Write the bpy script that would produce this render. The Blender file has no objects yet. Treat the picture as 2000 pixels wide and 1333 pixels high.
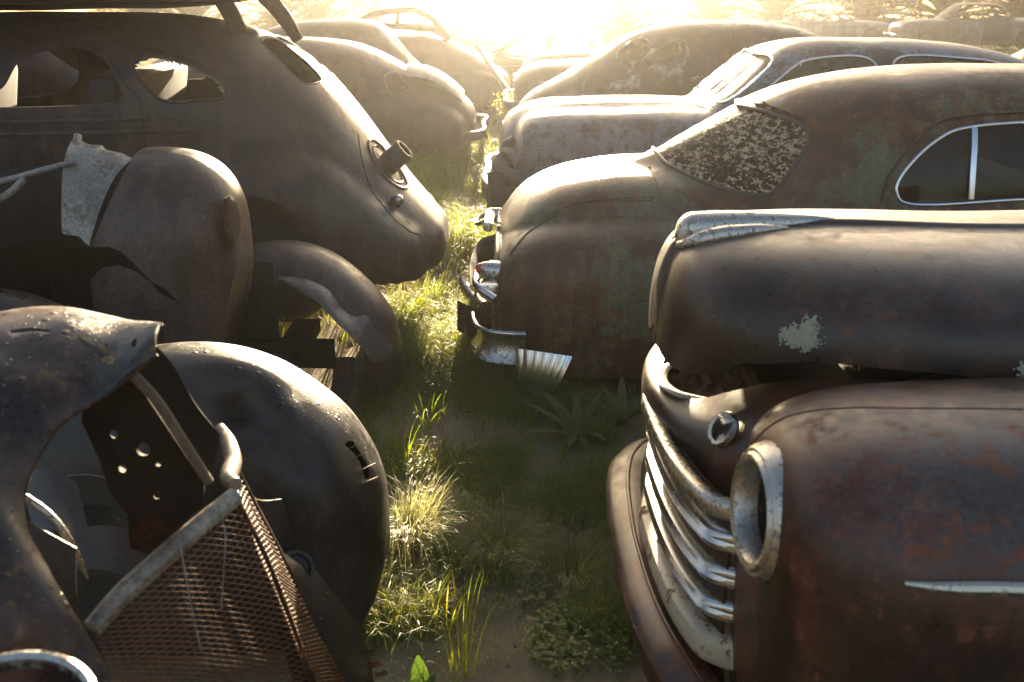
import bpy, bmesh, math, random
import numpy as np
from mathutils import Vector, Matrix, noise
from mathutils.bvhtree import BVHTree
R = math.radians
S = bpy.context.scene
COL = S.collection
rng = np.random.default_rng(11)
random.seed(11)

# ---------------------------------------------------------------- camera, sky, sun, exposure
CAM_H, PITCH, LENS = 1.7, 19.3, 35.0
cd = bpy.data.cameras.new('camera')
cam = bpy.data.objects.new('camera', cd); COL.objects.link(cam)
cam.location = (0, 0, CAM_H); cam.rotation_euler = (R(90 - PITCH), 0, 0)
cd.sensor_width = 36; cd.lens = LENS; cd.clip_start = 0.02; cd.clip_end = 3000
cd.dof.use_dof = True; cd.dof.focus_distance = 3.9; cd.dof.aperture_fstop = 5.0
S.camera = cam

SUN_EL, SUN_AZ = 9.0, 1.0          # degrees above the horizon; degrees right of the view axis
W = bpy.data.worlds.new('World'); S.world = W; W.use_nodes = True
nt = W.node_tree; bg = nt.nodes['Background']
sky = nt.nodes.new('ShaderNodeTexSky'); sky.sky_type = 'NISHITA'; sky.sun_disc = False
sky.sun_elevation = R(SUN_EL); sky.sun_rotation = R(SUN_AZ)
sky.dust_density = 3.5; sky.air_density = 0.8; sky.ozone_density = 0.3; sky.altitude = 50
nt.links.new(sky.outputs[0], bg.inputs[0]); bg.inputs[1].default_value = 0.05
sl = bpy.data.lights.new('sun', 'SUN'); sun = bpy.data.objects.new('sun', sl); COL.objects.link(sun)
sl.energy = 5.0; sl.angle = R(0.6); sl.color = (1.0, 0.81, 0.54)
sd = Vector((math.sin(R(SUN_AZ)) * math.cos(R(SUN_EL)), math.cos(R(SUN_AZ)) * math.cos(R(SUN_EL)), math.sin(R(SUN_EL))))
sun.rotation_euler = sd.to_track_quat('Z', 'Y').to_euler(); sun.location = sd * 60
S.view_settings.view_transform = 'Standard'; S.view_settings.look = 'None'
S.view_settings.exposure = 2.85; S.view_settings.gamma = 1
S.cycles.use_denoising = True; S.cycles.denoiser = 'OPENIMAGEDENOISE'
S.cycles.max_bounces = 8; S.cycles.volume_bounces = 0; S.cycles.transparent_max_bounces = 16
S.cycles.sample_clamp_indirect = 6; S.cycles.caustics_reflective = False; S.cycles.caustics_refractive = False

# ---------------------------------------------------------------- numbers
_c, _s = math.cos(R(PITCH)), math.sin(R(PITCH)); _F = LENS / 36 * 2000
def ray(u, v):                      # direction of a sight line towards one spot of the view
    a = (u - 1000) / _F; b = (666.5 - v) / _F
    return Vector((a, _c + b * _s, -_s + b * _c))
def PY(u, v, y):                    # where that line meets the upright plane at distance y
    d = ray(u, v); return Vector((0, 0, CAM_H)) + d * (y / d.y)
def PZ(u, v, z=0.0):                # where it meets height z
    d = ray(u, v); return Vector((0, 0, CAM_H)) + d * ((z - CAM_H) / d.z)
def spline(P, n, closed=False):
    P = np.asarray(P, float)
    if closed: P = np.vstack([P, P[:1]])
    d = np.linalg.norm(np.diff(P, axis=0), axis=1); d = np.maximum(d, 1e-6) ** 0.7
    return splinet(P, np.concatenate([[0], np.cumsum(d)]), n, closed)
def splinet(P, t, n, closed=False):
    dt = np.diff(t)[:, None]; dp = np.diff(P, axis=0) / dt
    m = np.empty_like(P); m[1:-1] = (dp[1:] * dt[:-1] + dp[:-1] * dt[1:]) / (dt[1:] + dt[:-1])
    m[0] = dp[0]; m[-1] = dp[-1]
    if closed:
        m[0] = m[-1] = (dp[0] * dt[-1] + dp[-1] * dt[0]) / (dt[0] + dt[-1])
    q = np.linspace(0, t[-1], n) if np.isscalar(n) else np.asarray(n, float)
    i = np.clip(np.searchsorted(t, q, side='right') - 1, 0, len(t) - 2)
    h = (t[i + 1] - t[i])[:, None]; u = ((q - t[i])[:, None]) / h
    return ((2*u**3 - 3*u**2 + 1) * P[i] + (u**3 - 2*u**2 + u) * h * m[i] + (-2*u**3 + 3*u**2) * P[i+1] + (u**3 - u**2) * h * m[i+1])
def clin(P, closed=False, step=0.02):
    P = [Vector(p) for p in P]
    if closed: P.append(P[0])
    L = sum((b - a).length for a, b in zip(P, P[1:]))
    out = spline(P[:-1] if closed else P, max(8, int(L / step)), closed)
    return out[:-1] if closed else out

# ---------------------------------------------------------------- geometry containers
class G:
    """vertices and faces gathered before they become one mesh"""
    def __init__(s): s.v = []; s.f = []; s.n = 0
    def add(s, V, F):
        V = np.asarray(V, float).reshape(-1, 3); s.v.append(V)
        s.f += [tuple(int(i) + s.n for i in f) for f in F]; s.n += len(V); return s
    @property
    def V(s): return np.vstack(s.v)
def grid(P, cu=False, cv=False, flip=False):
    m, n = P.shape[:2]; F = []
    for i in range(m if cu else m - 1):
        a = (i % m) * n; b = ((i + 1) % m) * n
        for j in range(n if cv else n - 1):
            k = (j + 1) % n
            f = (a + j, b + j, b + k, a + k); F.append(f[::-1] if flip else f)
    return P.reshape(-1, 3), F
def gnormals(P, cv=False):
    du = np.gradient(P, axis=0)
    dv = (np.roll(P, -1, 1) - np.roll(P, 1, 1)) / 2 if cv else np.gradient(P, axis=1)
    N = np.cross(du, dv); return N / np.maximum(np.linalg.norm(N, axis=2, keepdims=True), 1e-9)
def sheet(P, th, g=None):
    """an open sheet of metal with real thickness"""
    g = g or G(); N = gnormals(P); m, n = P.shape[:2]; Q = P - N * th
    V = np.vstack([P.reshape(-1, 3), Q.reshape(-1, 3)]); F = []
    o = m * n
    for i in range(m - 1):
        for j in range(n - 1):
            a, b, c, d = i*n+j, (i+1)*n+j, (i+1)*n+j+1, i*n+j+1
            F += [(a, b, c, d), (o+d, o+c, o+b, o+a)]
    ring = [(0, j) for j in range(n)] + [(i, n-1) for i in range(1, m)] + [(m-1, j) for j in range(n-2, -1, -1)] + [(i, 0) for i in range(m-2, 0, -1)]
    ring = [i*n+j for i, j in ring]
    for a, b in zip(ring, ring[1:] + ring[:1]): F.append((a, b, o+b, o+a))
    return g.add(V, F)
def tube(path, r, g=None, k=10, closed=False, flat=None, cap=True):
    """round (or, with flat=(a,b,up), flattened) bar along a path; r may vary"""
    g = g or G(); P = np.asarray(path, float); n = len(P)
    T = (np.roll(P, -1, 0) - np.roll(P, 1, 0)) if closed else np.gradient(P, axis=0)
    T /= np.maximum(np.linalg.norm(T, axis=1, keepdims=True), 1e-9)
    rr = np.full(n, r) if np.isscalar(r) else np.interp(np.linspace(0, 1, n), np.linspace(0, 1, len(r)), r)
    up = np.array(flat[2] if flat else (0, 0, 1.0), float)
    if not flat and abs(T[:, 2]).max() > .95: up = np.array((0.3, 1, 0.1)); 
    A = np.cross(T, up); A /= np.maximum(np.linalg.norm(A, axis=1, keepdims=True), 1e-9); B = np.cross(A, T)
    ang = np.linspace(0, 2*math.pi, k, endpoint=False)
    ca, sa = np.cos(ang), np.sin(ang)
    if flat: ca = np.sign(ca) * abs(ca)**.6 * flat[0]; sa = np.sign(sa) * abs(sa)**.6 * flat[1]
    Q = P[:, None] + rr[:, None, None] * (ca[None, :, None] * A[:, None] + sa[None, :, None] * B[:, None])
    V, F = grid(Q, cu=closed, cv=True)
    if not closed and cap:
        F = F + [tuple(range(k)), tuple((n-1)*k + j for j in range(k-1, -1, -1))]
    return g.add(V, F)
def lathe(prof, org, axis, g=None, k=40, cap0=True):
    """profile (radius, height) turned about an axis through org"""
    g = g or G(); ax = Vector(axis).normalized(); q = ax.to_track_quat('Z', 'Y')
    X, Yv = np.array(q @ Vector((1, 0, 0))), np.array(q @ Vector((0, 1, 0))); ax = np.array(ax); o = np.array(org, float)
    t = np.linspace(0, 2*math.pi, k, endpoint=False)
    P = np.array([[o + ax*h + r*(X*math.cos(a) + Yv*math.sin(a)) for a in t] for r, h in prof])
    V, F = grid(P, cv=True)
    F = F + ([tuple(range(k - 1, -1, -1))] if cap0 else []) + [tuple((len(prof)-1)*k + j for j in range(k))]
    return g.add(V, F)
def ringlathe(prof, org, axis, g=None, k=48):
    """closed profile turned into a ring"""
    g = g or G(); ax = Vector(axis).normalized(); q = ax.to_track_quat('Z', 'Y')
    X, Yv = np.array(q @ Vector((1, 0, 0))), np.array(q @ Vector((0, 1, 0))); ax = np.array(ax); o = np.array(org, float)
    t = np.linspace(0, 2*math.pi, k, endpoint=False)
    P = np.array([[o + ax*h + r*(X*math.cos(a) + Yv*math.sin(a)) for a in t] for r, h in prof])
    V, F = grid(P, cu=True, cv=True); return g.add(V, F)
def box(c, s, g=None, rot=None, bev=0.006):
    g = g or G(); bm = bmesh.new(); bmesh.ops.create_cube(bm, size=1)
    M = Matrix.Translation(c) @ (rot.to_matrix().to_4x4() if rot else Matrix()) @ Matrix.Diagonal((*s, 1))
    bmesh.ops.transform(bm, matrix=M, verts=bm.verts)
    if bev: bmesh.ops.bevel(bm, geom=bm.edges[:], offset=min(bev, min(s)*.3), segments=2, affect='EDGES', profile=.6)
    bm.verts.index_update(); V = [v.co[:] for v in bm.verts]; F = [[v.index for v in f.verts] for f in bm.faces]; bm.free()
    return g.add(V, F)
def beam(a, b, w, h, g=None, up=(0, 0, 1)):
    a, b = Vector(a), Vector(b); d = b - a
    z = d.normalized(); x = z.cross(Vector(up)).normalized(); y = x.cross(z)
    q = Matrix((x, z, y)).transposed().to_quaternion()
    return box((a + b)/2, (w, d.length, h), g, q)
def prism(loop, d, a, b, g=None):
    g = g or G(); L = np.asarray(loop, float); d = np.asarray(Vector(d).normalized()); n = len(L)
    nrm = np.zeros(3)
    for i in range(n): nrm += np.cross(L[i], L[(i+1) % n])
    if nrm @ d < 0: L = L[::-1]
    V = np.vstack([L + d*a, L + d*b])
    F = [tuple(range(n-1, -1, -1)), tuple(range(n, 2*n))] + [(i, (i+1) % n, n+(i+1) % n, n+i) for i in range(n)]
    return g.add(V, F)

# ---------------------------------------------------------------- meshes and objects
def mesh(g, sharp=38, fixn=True):
    me = bpy.data.meshes.new('m'); me.from_pydata(g.V.tolist(), [], g.f); me.validate()
    if fixn:
        bm = bmesh.new(); bm.from_mesh(me); bmesh.ops.recalc_face_normals(bm, faces=bm.faces); bm.to_mesh(me); bm.free()
    me.polygons.foreach_set('use_smooth', [True]*len(me.polygons))
    if sharp: me.set_sharp_from_angle(angle=R(sharp))
    return me
def boolean(me, cut, op='DIFFERENCE'):
    if isinstance(cut, G): cut = mesh(cut, None)
    a = bpy.data.objects.new('a', me); b = bpy.data.objects.new('b', cut); COL.objects.link(a); COL.objects.link(b)
    res = None
    for sv in ('MANIFOLD', 'EXACT'):
        m = a.modifiers.new('b', 'BOOLEAN'); m.object = b; m.solver = sv; m.operation = op
        dg = bpy.context.evaluated_depsgraph_get()
        res = bpy.data.meshes.new_from_object(a.evaluated_get(dg)); a.modifiers.clear()
        if len(res.polygons) > 3 and (len(res.polygons) != len(me.polygons)): break
        print('boolean retry', sv, len(res.polygons))
    bpy.data.objects.remove(a); bpy.data.objects.remove(b)
    res.polygons.foreach_set('use_smooth', [True]*len(res.polygons)); res.set_sharp_from_angle(angle=R(38))
    return res
def obj(name, me, mat, parent=None, loc=None, label=None):
    """link one mesh object; its origin goes to its own middle (or to loc)"""
    if isinstance(me, G): me = mesh(me)
    has_inner = len(me.materials) > 1 and not ('window' in name or 'windscreen' in name)
    me.name = name; me.materials.clear()
    if has_inner: mat = [mat, M['inner_shade']]
    else: me.polygons.foreach_set('material_index', [0]*len(me.polygons))
    n = len(me.vertices); co = np.empty(n*3); me.vertices.foreach_get('co', co); co = co.reshape(-1, 3)
    base = Vector(loc) if loc is not None else Vector((co.min(0) + co.max(0))/2)
    if loc is None and parent is None: base.z = co[:, 2].min()
    me.vertices.foreach_set('co', (co - np.array(base)).ravel()); me.update()
    o = bpy.data.objects.new(name, me); COL.objects.link(o)
    for m in (mat if isinstance(mat, (list, tuple)) else [mat]): me.materials.append(m)
    if parent is not None:
        o.parent = parent; pw = Vector(parent.location); q = parent.parent
        while q is not None: pw += q.location; q = q.parent
        o.location = base - pw
    else: o.location = base
    if label: o['label'] = label
    return o
def thing(name, label, cat, loc=(0, 0, 0), group=None):
    o = bpy.data.objects.new(name, None); COL.objects.link(o); o.location = loc; o.empty_display_size = .2
    return tag(o, label, cat, group)
def tag(o, label, cat, group=None, kind=None):
    if label: o['label'] = label
    if cat: o['category'] = cat
    if group: o['group'] = group
    if kind: o['kind'] = kind
    return o

# ---------------------------------------------------------------- car skins
def section(row, ns=(6, 14, 44)):
    zt, zbe, zb, w, wb, n = row[:6]; zbe = min(zbe, zt - 1e-3); zb = min(zb, zbe - 1e-3); n = max(n, 1.3)
    y1 = np.linspace(0, wb, ns[0], endpoint=False); z1 = np.full(ns[0], zb)
    t = np.linspace(0, 1, ns[1], endpoint=False); y2 = w - (w - wb)*(1-t)**2; z2 = zb + (zbe - zb)*t
    th = np.linspace(0, math.pi/2, ns[2]); y3 = w*np.cos(th)**(2/n); z3 = zbe + (zt - zbe)*np.sin(th)**(2/n)
    return np.concatenate([y1, y2, y3]), np.concatenate([z1, z2, z3])
def skin(yc, hulls, M=170, N=110, z0=None, dents=0.0015, seed=0, spin=None):
    """one closed skin: union with fillets of lofted hulls. Station: x, ztop, zbelt, zbottom, halfwidth, bottom halfwidth, n"""
    main = np.array([list(r) for r in hulls[0][0]], float)
    d = np.hypot(np.diff(main[:, 0]), np.diff(main[:, 1])); t = np.concatenate([[0], np.cumsum(np.maximum(d, 1e-3)**.75)])
    rows = splinet(main, t, M)
    nh = N//2 + 1; phi = np.linspace(-math.pi/2, math.pi/2, nh); out = np.zeros((M, nh, 3))
    extra = []
    for st, k in hulls[1:]:
        st = np.array([list(r) for r in st], float)
        if st[0, 0] > st[-1, 0]: st = st[::-1]
        extra.append((st, k))
    for i, row in enumerate(rows):
        x = row[0]; zz = (row[1] + row[3])/2 if z0 is None else min(max(z0, row[3] + .02), row[1] - .02)
        def polar(rw):
            y, z = section(rw); a = np.arctan2(z - zz, y); o = np.argsort(a, kind='stable'); return np.interp(phi, a[o], np.hypot(y, z - zz)[o])
        r = polar(row[1:])
        for st, k in extra:
            if x < st[0, 0] or x > st[-1, 0]: continue
            rw = splinet(st[:, 1:], st[:, 0], [x])[0]
            if not (rw[2] < zz < rw[0]): continue
            b = polar(rw); h = np.maximum(k - abs(r - b), 0)
            r = np.maximum(r, b) + h*h/(4*k)
        out[i, :, 0] = x; out[i, :, 1] = r*np.cos(phi); out[i, :, 2] = zz + r*np.sin(phi)
    near = out.copy(); near[:, :, 1] = yc - out[:, :, 1]
    far = out[:, ::-1].copy(); far[:, :, 1] = yc + out[:, ::-1, 1]
    P = np.concatenate([near, far[:, 1:-1]], axis=1)
    if dents:
        rg = np.random.default_rng(seed + 5); Nn = gnormals(P, cv=True); dz = np.zeros(P.shape[:2])
        for _ in range(9):
            k = rg.normal(size=3); k /= np.linalg.norm(k); lam = rg.uniform(.22, .8)
            dz += np.sin(P @ k * 2*math.pi/lam + rg.uniform(0, 6.3)) * dents * lam/.5
        P = P + Nn*(dz/2)[:, :, None]
    return P
def skin_mesh(P, th=0.012):
    """hollow closed body: outer wall and inner wall"""
    m, n = P.shape[:2]
    V, F = grid(P, cv=True); a, b = P[0].mean(0), P[-1].mean(0)
    V = np.vstack([V, a, b]); c0, c1 = m*n, m*n+1
    F = F + [(c0, j, (j+1) % n) for j in range(n)] + [(c1, (m-1)*n + (j+1) % n, (m-1)*n + j) for j in range(n)]
    nv = len(V); N = gnormals(P, cv=True)
    cen = P.mean((0, 1)); sgn = np.sign(((P - P.mean(1, keepdims=True)) * N).sum(2).mean())
    if sgn > 0: F = [f for f in F]
    else: F = [f[::-1] for f in F]
    I = P - N*sgn*th
    V2 = np.vstack([I.reshape(-1, 3), a + (P[min(4, m-1)].mean(0) - a)*.6, b + (P[-min(5, m)].mean(0) - b)*.6])
    g = G(); g.add(V, F); g.add(V2, [f[::-1] for f in F])
    me = mesh(g, 38, fixn=False); me.materials.append(None); me.materials.append(None)
    me.polygons.foreach_set('material_index', [0]*len(F) + [1]*len(F))
    # orient: outer volume must be positive
    o = BVHTree.FromPolygons(V.tolist(), F)
    vol = 0.0
    for f in F[:]:
        p = V[list(f)]
        for q in range(1, len(f)-1): vol += np.dot(p[0], np.cross(p[q], p[q+1]))
    if vol < 0: me.flip_normals()
    return me, o
def hit(bvh, u, v, back=.9):
    d = ray(u, v); h = bvh.ray_cast(Vector((0, 0, CAM_H)), d.normalized())
    return h[0], h[1]
def onskin(bvh, pix, closed=True, step=.02, lift=0.0):
    """trace a line over a skin: the seen spots, joined smoothly"""
    pts = []
    for u, v in pix:
        p, n = hit(bvh, u, v)
        if p is None: continue
        pts.append(p)
    c = clin(pts, closed, step); out = []
    for p in c:
        q = bvh.find_nearest(Vector(p))
        nn = q[1]
        if nn.dot(Vector((0, 0, CAM_H)) - q[0]) < 0: nn = -nn
        out.append(q[0] + nn*lift)
    return out
def mean_normal(bvh, pts):
    s = Vector()
    for p in pts:
        n = bvh.find_nearest(Vector(p))[1]
        if n.dot(Vector((0, 0, CAM_H)) - Vector(p)) < 0: n = -n
        s += n
    return s.normalized()
def mir(pts, yc): return [Vector((p[0], 2*yc - p[1], p[2])) for p in pts]
def groove(me, pts, r=0.006, closed=False):
    return boolean(me, tube(pts, r, k=8, closed=closed))
def jag(pts, amp, seed=0, sub=4):
    """roughen a closed outline like torn tin"""
    rg = np.random.default_rng(seed); P = [np.array(p) for p in pts]; out = []
    for a, b in zip(P, P[1:] + P[:1]):
        for k in range(sub): out.append(a + (b - a)*k/sub + (rg.normal(size=len(a))*amp if k else 0))
    return out
# ---------------------------------------------------------------- materials
def nodes(name):
    m = bpy.data.materials.new(name); m.use_nodes = True; t = m.node_tree
    for n in list(t.nodes): t.nodes.remove(n)
    o = t.nodes.new('ShaderNodeOutputMaterial'); return m, t, o
class NB:
    def __init__(s, t): s.t = t
    def n(s, kind, **kw):
        x = s.t.nodes.new('ShaderNode' + kind); 
        for k, v in kw.items(): setattr(x, k, v)
        return x
    def link(s, a, b): s.t.links.new(a, b)
    def val(s, sock, v):
        if hasattr(v, 'is_output') or isinstance(v, bpy.types.NodeSocket): s.link(v, sock)
        else: sock.default_value = v
    def noise(s, vec, scale, detail=5, rough=.55, dist=0.0, mapscale=None):
        if mapscale:
            mp = s.n('Mapping'); mp.inputs['Scale'].default_value = mapscale; s.link(vec, mp.inputs[0]); vec = mp.outputs[0]
        x = s.n('TexNoise'); s.link(vec, x.inputs['Vector']); x.inputs['Scale'].default_value = scale
        x.inputs['Detail'].default_value = detail; x.inputs['Roughness'].default_value = rough; x.inputs['Distortion'].default_value = dist
        return x.outputs['Fac']
    def ramp(s, fac, lo, hi, a=0.0, b=1.0):
        x = s.n('MapRange'); s.link(fac, x.inputs[0]); x.inputs[1].default_value = lo; x.inputs[2].default_value = hi
        x.inputs[3].default_value = a; x.inputs[4].default_value = b; x.interpolation_type = 'SMOOTHSTEP'; return x.outputs[0]
    def mix(s, fac, a, b, mode='MIX'):
        x = s.n('Mix', data_type='RGBA', blend_type=mode); s.val(x.inputs[0], fac); s.val(x.inputs[6], a); s.val(x.inputs[7], b); return x.outputs[2]
    def math(s, op, a, b):
        x = s.n('Math', operation=op); s.val(x.inputs[0], a); s.val(x.inputs[1], b); return x.outputs[0]
def c4(c): return (*c, 1.0)
def rusty(name, base=(.055, .035, .028), dark=(.022, .016, .014), paint=(.10, .14, .12), paint_amt=.42, rust=(.13, .048, .018), rust_amt=.5,
          rough=.36, scale=1.0, drops=.0, bump=.25, orig=None, metal=0.0, seed=0.0, spec=.75, streak=0.0, lichen=0.0, pale=None, pale_amt=.3, flat=False):
    m, t, o = nodes(name); b = NB(t); tc = b.n('TexCoord'); mp = b.n('Mapping'); b.link(tc.outputs['Object'], mp.inputs[0])
    mp.inputs['Location'].default_value = (seed*3.1, seed*1.7, seed*2.3); V = mp.outputs[0]
    big = b.noise(V, 1.5*scale, 3, .5, .3); med = b.noise(V, 5*scale, 9, .64, .2); sp_ = b.noise(V, 26*scale, 9, .68); fine = b.noise(V, 85, 7, .72)
    stv = b.noise(V, 9, 7, .62, .1, mapscale=(1.0, 1.0, .10))
    sub = lambda f, k: b.math('MULTIPLY', b.math('SUBTRACT', f, .5), k)
    add = lambda *q: q[0] if len(q) == 1 else b.math('ADD', q[0], add(*q[1:]))
    col = b.mix(b.ramp(add(med, sub(big, .8), sub(stv, .5)), .36, .64), c4(dark), c4(base))
    thr = .64 - paint_amt*.28
    pm = b.ramp(add(big, sub(med, .7), sub(sp_, .75), sub(stv, .35)), thr, thr + .13)
    col = b.mix(b.math('MULTIPLY', pm, .75), col, c4(paint))
    rt = .66 - rust_amt*.24
    rm = b.ramp(add(sp_, sub(med, .9), sub(fine, .35)), rt, rt + .12)
    col = b.mix(b.math('MULTIPLY', rm, .8), col, c4(rust))
    if streak:
        col = b.mix(b.ramp(add(stv, sub(fine, .2)), .54, .70, 0, streak), col, c4(tuple(x*1.6 for x in rust)))
    if pale:
        ps = b.noise(V, 3.2*scale, 12, .72, .6); ps = add(ps, sub(fine, .22)); pt = .66 - pale_amt*.26
        col = b.mix(b.ramp(ps, pt, pt + .04), col, c4(pale))
    col = b.mix(.8, col, b.mix(b.ramp(fine, .3, .7), (.55, .53, .52, 1), (1.45, 1.42, 1.38, 1)), 'MULTIPLY')
    col = b.mix(.7, col, b.mix(b.ramp(stv, .3, .7), (.75, .74, .73, 1), (1.2, 1.2, 1.2, 1)), 'MULTIPLY')
    p = b.n('BsdfPrincipled'); b.link(col, p.inputs['Base Color'])
    rg = add(b.math('MULTIPLY', rm, .14), sub(b.ramp(med, .3, .7), .16), sub(b.ramp(sp_, .3, .7), .16), sub(b.ramp(fine, .3, .7), .12), b.math('ADD', sub(b.ramp(stv, .3, .7), .08), rough))
    b.link(b.math('MAXIMUM', rg, .12), p.inputs['Roughness'])
    p.inputs['Metallic'].default_value = metal; p.inputs['Specular IOR Level'].default_value = spec
    h = b.math('ADD', b.math('MULTIPLY', fine, .55), b.math('MULTIPLY', b.noise(V, 260, 4, .65), .35)); h = b.math('ADD', h, b.math('MULTIPLY', rm, .5)); h = b.math('ADD', h, b.math('MULTIPLY', pm, .35))
    if drops:
        for sc, amt in ((95, 1.0), (42, 1.6)):
            vo = b.n('TexVoronoi'); b.link(V, vo.inputs['Vector']); vo.inputs['Scale'].default_value = sc; vo.inputs['Randomness'].default_value = 1
            dm = b.ramp(vo.outputs['Distance'], .10, .34, 1, 0)
            sep = b.n('SeparateColor'); b.link(vo.outputs['Color'], sep.inputs[0]); keep = b.ramp(sep.outputs[0], .72 if sc > 60 else .86, .74 if sc > 60 else .88)
            h = b.math('ADD', h, b.math('MULTIPLY', b.math('MULTIPLY', dm, keep), drops*4*amt))
    bp = b.n('Bump'); bp.inputs['Strength'].default_value = bump; bp.inputs['Distance'].default_value = .0013; b.link(h, bp.inputs['Height'])
    b.link(bp.outputs[0], p.inputs['Normal']); b.link(p.outputs[0], o.inputs[0]); return m
def plain(name, col, rough=.6, metal=0.0, var=.35, scale=14, bump=.2, spec=.5, dirt=None, dirt_amt=.4, bdist=.003):
    m, t, o = nodes(name); b = NB(t); tc = b.n('TexCoord'); V = tc.outputs['Object']
    f = b.noise(V, scale, 7, .62, .2); f2 = b.noise(V, scale*7, 5, .65)
    c = b.mix(f, c4(tuple(x*(1-var) for x in col)), c4(tuple(min(1, x*(1+var)) for x in col)))
    p = b.n('BsdfPrincipled')
    if dirt:
        dm = b.ramp(b.math('ADD', f, b.math('MULTIPLY', b.math('SUBTRACT', f2, .5), .3)), .64 - dirt_amt*.3, .74 - dirt_amt*.3)
        c = b.mix(dm, c, c4(dirt)); b.link(b.math('ADD', b.math('MULTIPLY', dm, .5), rough), p.inputs['Roughness'])
        b.link(b.math('MULTIPLY', b.math('SUBTRACT', 1.0, dm), metal), p.inputs['Metallic'])
    else:
        b.link(b.math('ADD', b.math('MULTIPLY', b.math('SUBTRACT', f2, .5), .2), rough), p.inputs['Roughness']); p.inputs['Metallic'].default_value = metal
    b.link(c, p.inputs['Base Color']); p.inputs['Specular IOR Level'].default_value = spec
    bp = b.n('Bump'); bp.inputs['Strength'].default_value = bump; bp.inputs['Distance'].default_value = bdist; b.link(b.math('ADD', f2, f), bp.inputs['Height']); b.link(bp.outputs[0], p.inputs['Normal'])
    b.link(p.outputs[0], o.inputs[0]); return m
def leafmat(name, cols, trans=.5, rough=.45, spec=.3):
    """thin leaves: light comes through them; colour differs from leaf to leaf"""
    m, t, o = nodes(name); b = NB(t); ge = b.n('NewGeometry'); r = b.n('ValToRGB'); b.link(ge.outputs['Random Per Island'], r.inputs[0])
    el = r.color_ramp.elements
    while len(el) < len(cols): el.new(.5)
    for i, c in enumerate(cols): el[i].position = i/(len(cols)-1); el[i].color = c4(c)
    p = b.n('BsdfPrincipled'); b.link(r.outputs[0], p.inputs['Base Color']); p.inputs['Roughness'].default_value = rough; p.inputs['Specular IOR Level'].default_value = spec
    tr = b.n('BsdfTranslucent'); b.link(b.mix(1.0, r.outputs[0], (1.5, 1.45, .8, 1), 'MULTIPLY'), tr.inputs[0])
    mx = b.n('MixShader'); mx.inputs[0].default_value = trans; b.link(p.outputs[0], mx.inputs[1]); b.link(tr.outputs[0], mx.inputs[2]); b.link(mx.outputs[0], o.inputs[0]); return m
def glassmat(name, tint=(.5, .5, .42), dirt=(.22, .20, .15), dirt_amt=.35, rough=.08, see=.6, flake=None, flake_amt=.5, mapscale=(1, 1, 1), seed=0):
    m, t, o = nodes(name); b = NB(t); tc = b.n('TexCoord'); mp = b.n('Mapping'); b.link(tc.outputs['Object'], mp.inputs[0]); mp.inputs['Location'].default_value = (seed, seed, seed); V = mp.outputs[0]
    f = b.noise(V, 5, 8, .65, .3); f2 = b.noise(V, 70, 4, .6)
    tr = b.n('BsdfTransparent'); tr.inputs[0].default_value = c4(tint)
    gl = b.n('BsdfGlossy'); gl.inputs['Roughness'].default_value = rough; gl.inputs[0].default_value = (.9, .9, .9, 1)
    df = b.n('BsdfDiffuse'); b.val(df.inputs[0], b.mix(f2, c4(tuple(x*.6 for x in dirt)), c4(tuple(x*1.3 for x in dirt))))
    tl = b.n('BsdfTranslucent'); tl.inputs[0].default_value = c4(dirt); dd = b.n('MixShader'); dd.inputs[0].default_value = .5; b.link(df.outputs[0], dd.inputs[1]); b.link(tl.outputs[0], dd.inputs[2])
    fr = b.n('LayerWeight'); fr.inputs[0].default_value = .35
    m1 = b.n('MixShader'); b.link(b.math('MULTIPLY', fr.outputs['Fresnel'], .55), m1.inputs[0]); b.link(tr.outputs[0], m1.inputs[1]); b.link(gl.outputs[0], m1.inputs[2])
    m2 = b.n('MixShader'); b.link(b.math('ADD', b.ramp(f, .3, .7, dirt_amt*.6, min(1, dirt_amt*1.3)), 0.0), m2.inputs[0]); b.link(m1.outputs[0], m2.inputs[1]); b.link(dd.outputs[0], m2.inputs[2])
    last = m2.outputs[0]
    if flake:
        fv = b.noise(V, 25, 10, .72, .6, mapscale=mapscale); fv = b.math('ADD', fv, b.math('ADD', b.math('MULTIPLY', b.math('SUBTRACT', f2, .5), .3), b.math('MULTIPLY', b.math('SUBTRACT', f, .5), .3))); th = .70 - flake_amt*.3
        fd = b.n('BsdfPrincipled'); fd.inputs['Base Color'].default_value = c4(flake); fd.inputs['Roughness'].default_value = .55
        ft = b.n('BsdfTranslucent'); ft.inputs[0].default_value = c4(flake); fm = b.n('MixShader'); fm.inputs[0].default_value = .45; b.link(fd.outputs[0], fm.inputs[1]); b.link(ft.outputs[0], fm.inputs[2])
        m3 = b.n('MixShader'); b.link(b.ramp(fv, th, th + .04), m3.inputs[0]); b.link(last, m3.inputs[1]); b.link(fm.outputs[0], m3.inputs[2]); last = m3.outputs[0]
    b.link(last, o.inputs[0]); return m
M = {}
M['truck'] = rusty('truck_paint', base=(.095,.028,.013), dark=(.024,.011,.008), paint=(.045, .050, .054), paint_amt=.36, rust=(.15,.044,.012), rust_amt=.31, rough=.42, streak=.25, scale=1.1, seed=1, bump=.2, spec=.5)
M['hood'] = rusty('hood_paint', base=(.048,.020,.012), dark=(.018,.012,.010), paint=(.036, .038, .040), paint_amt=.35, rust=(.11, .036, .012), rust_amt=.22, rough=.40, streak=.2, scale=1.0, seed=2.4, bump=.16, spec=.5)
M['green'] = rusty('green_paint', base=(.100,.038,.020), dark=(.050,.020,.012), paint=(.062,.115,.074), paint_amt=.47, rust=(.16,.055,.016), rust_amt=.36, rough=.46, scale=1.0, streak=.25, seed=4, bump=.3, spec=.4, drops=.4)
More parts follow.
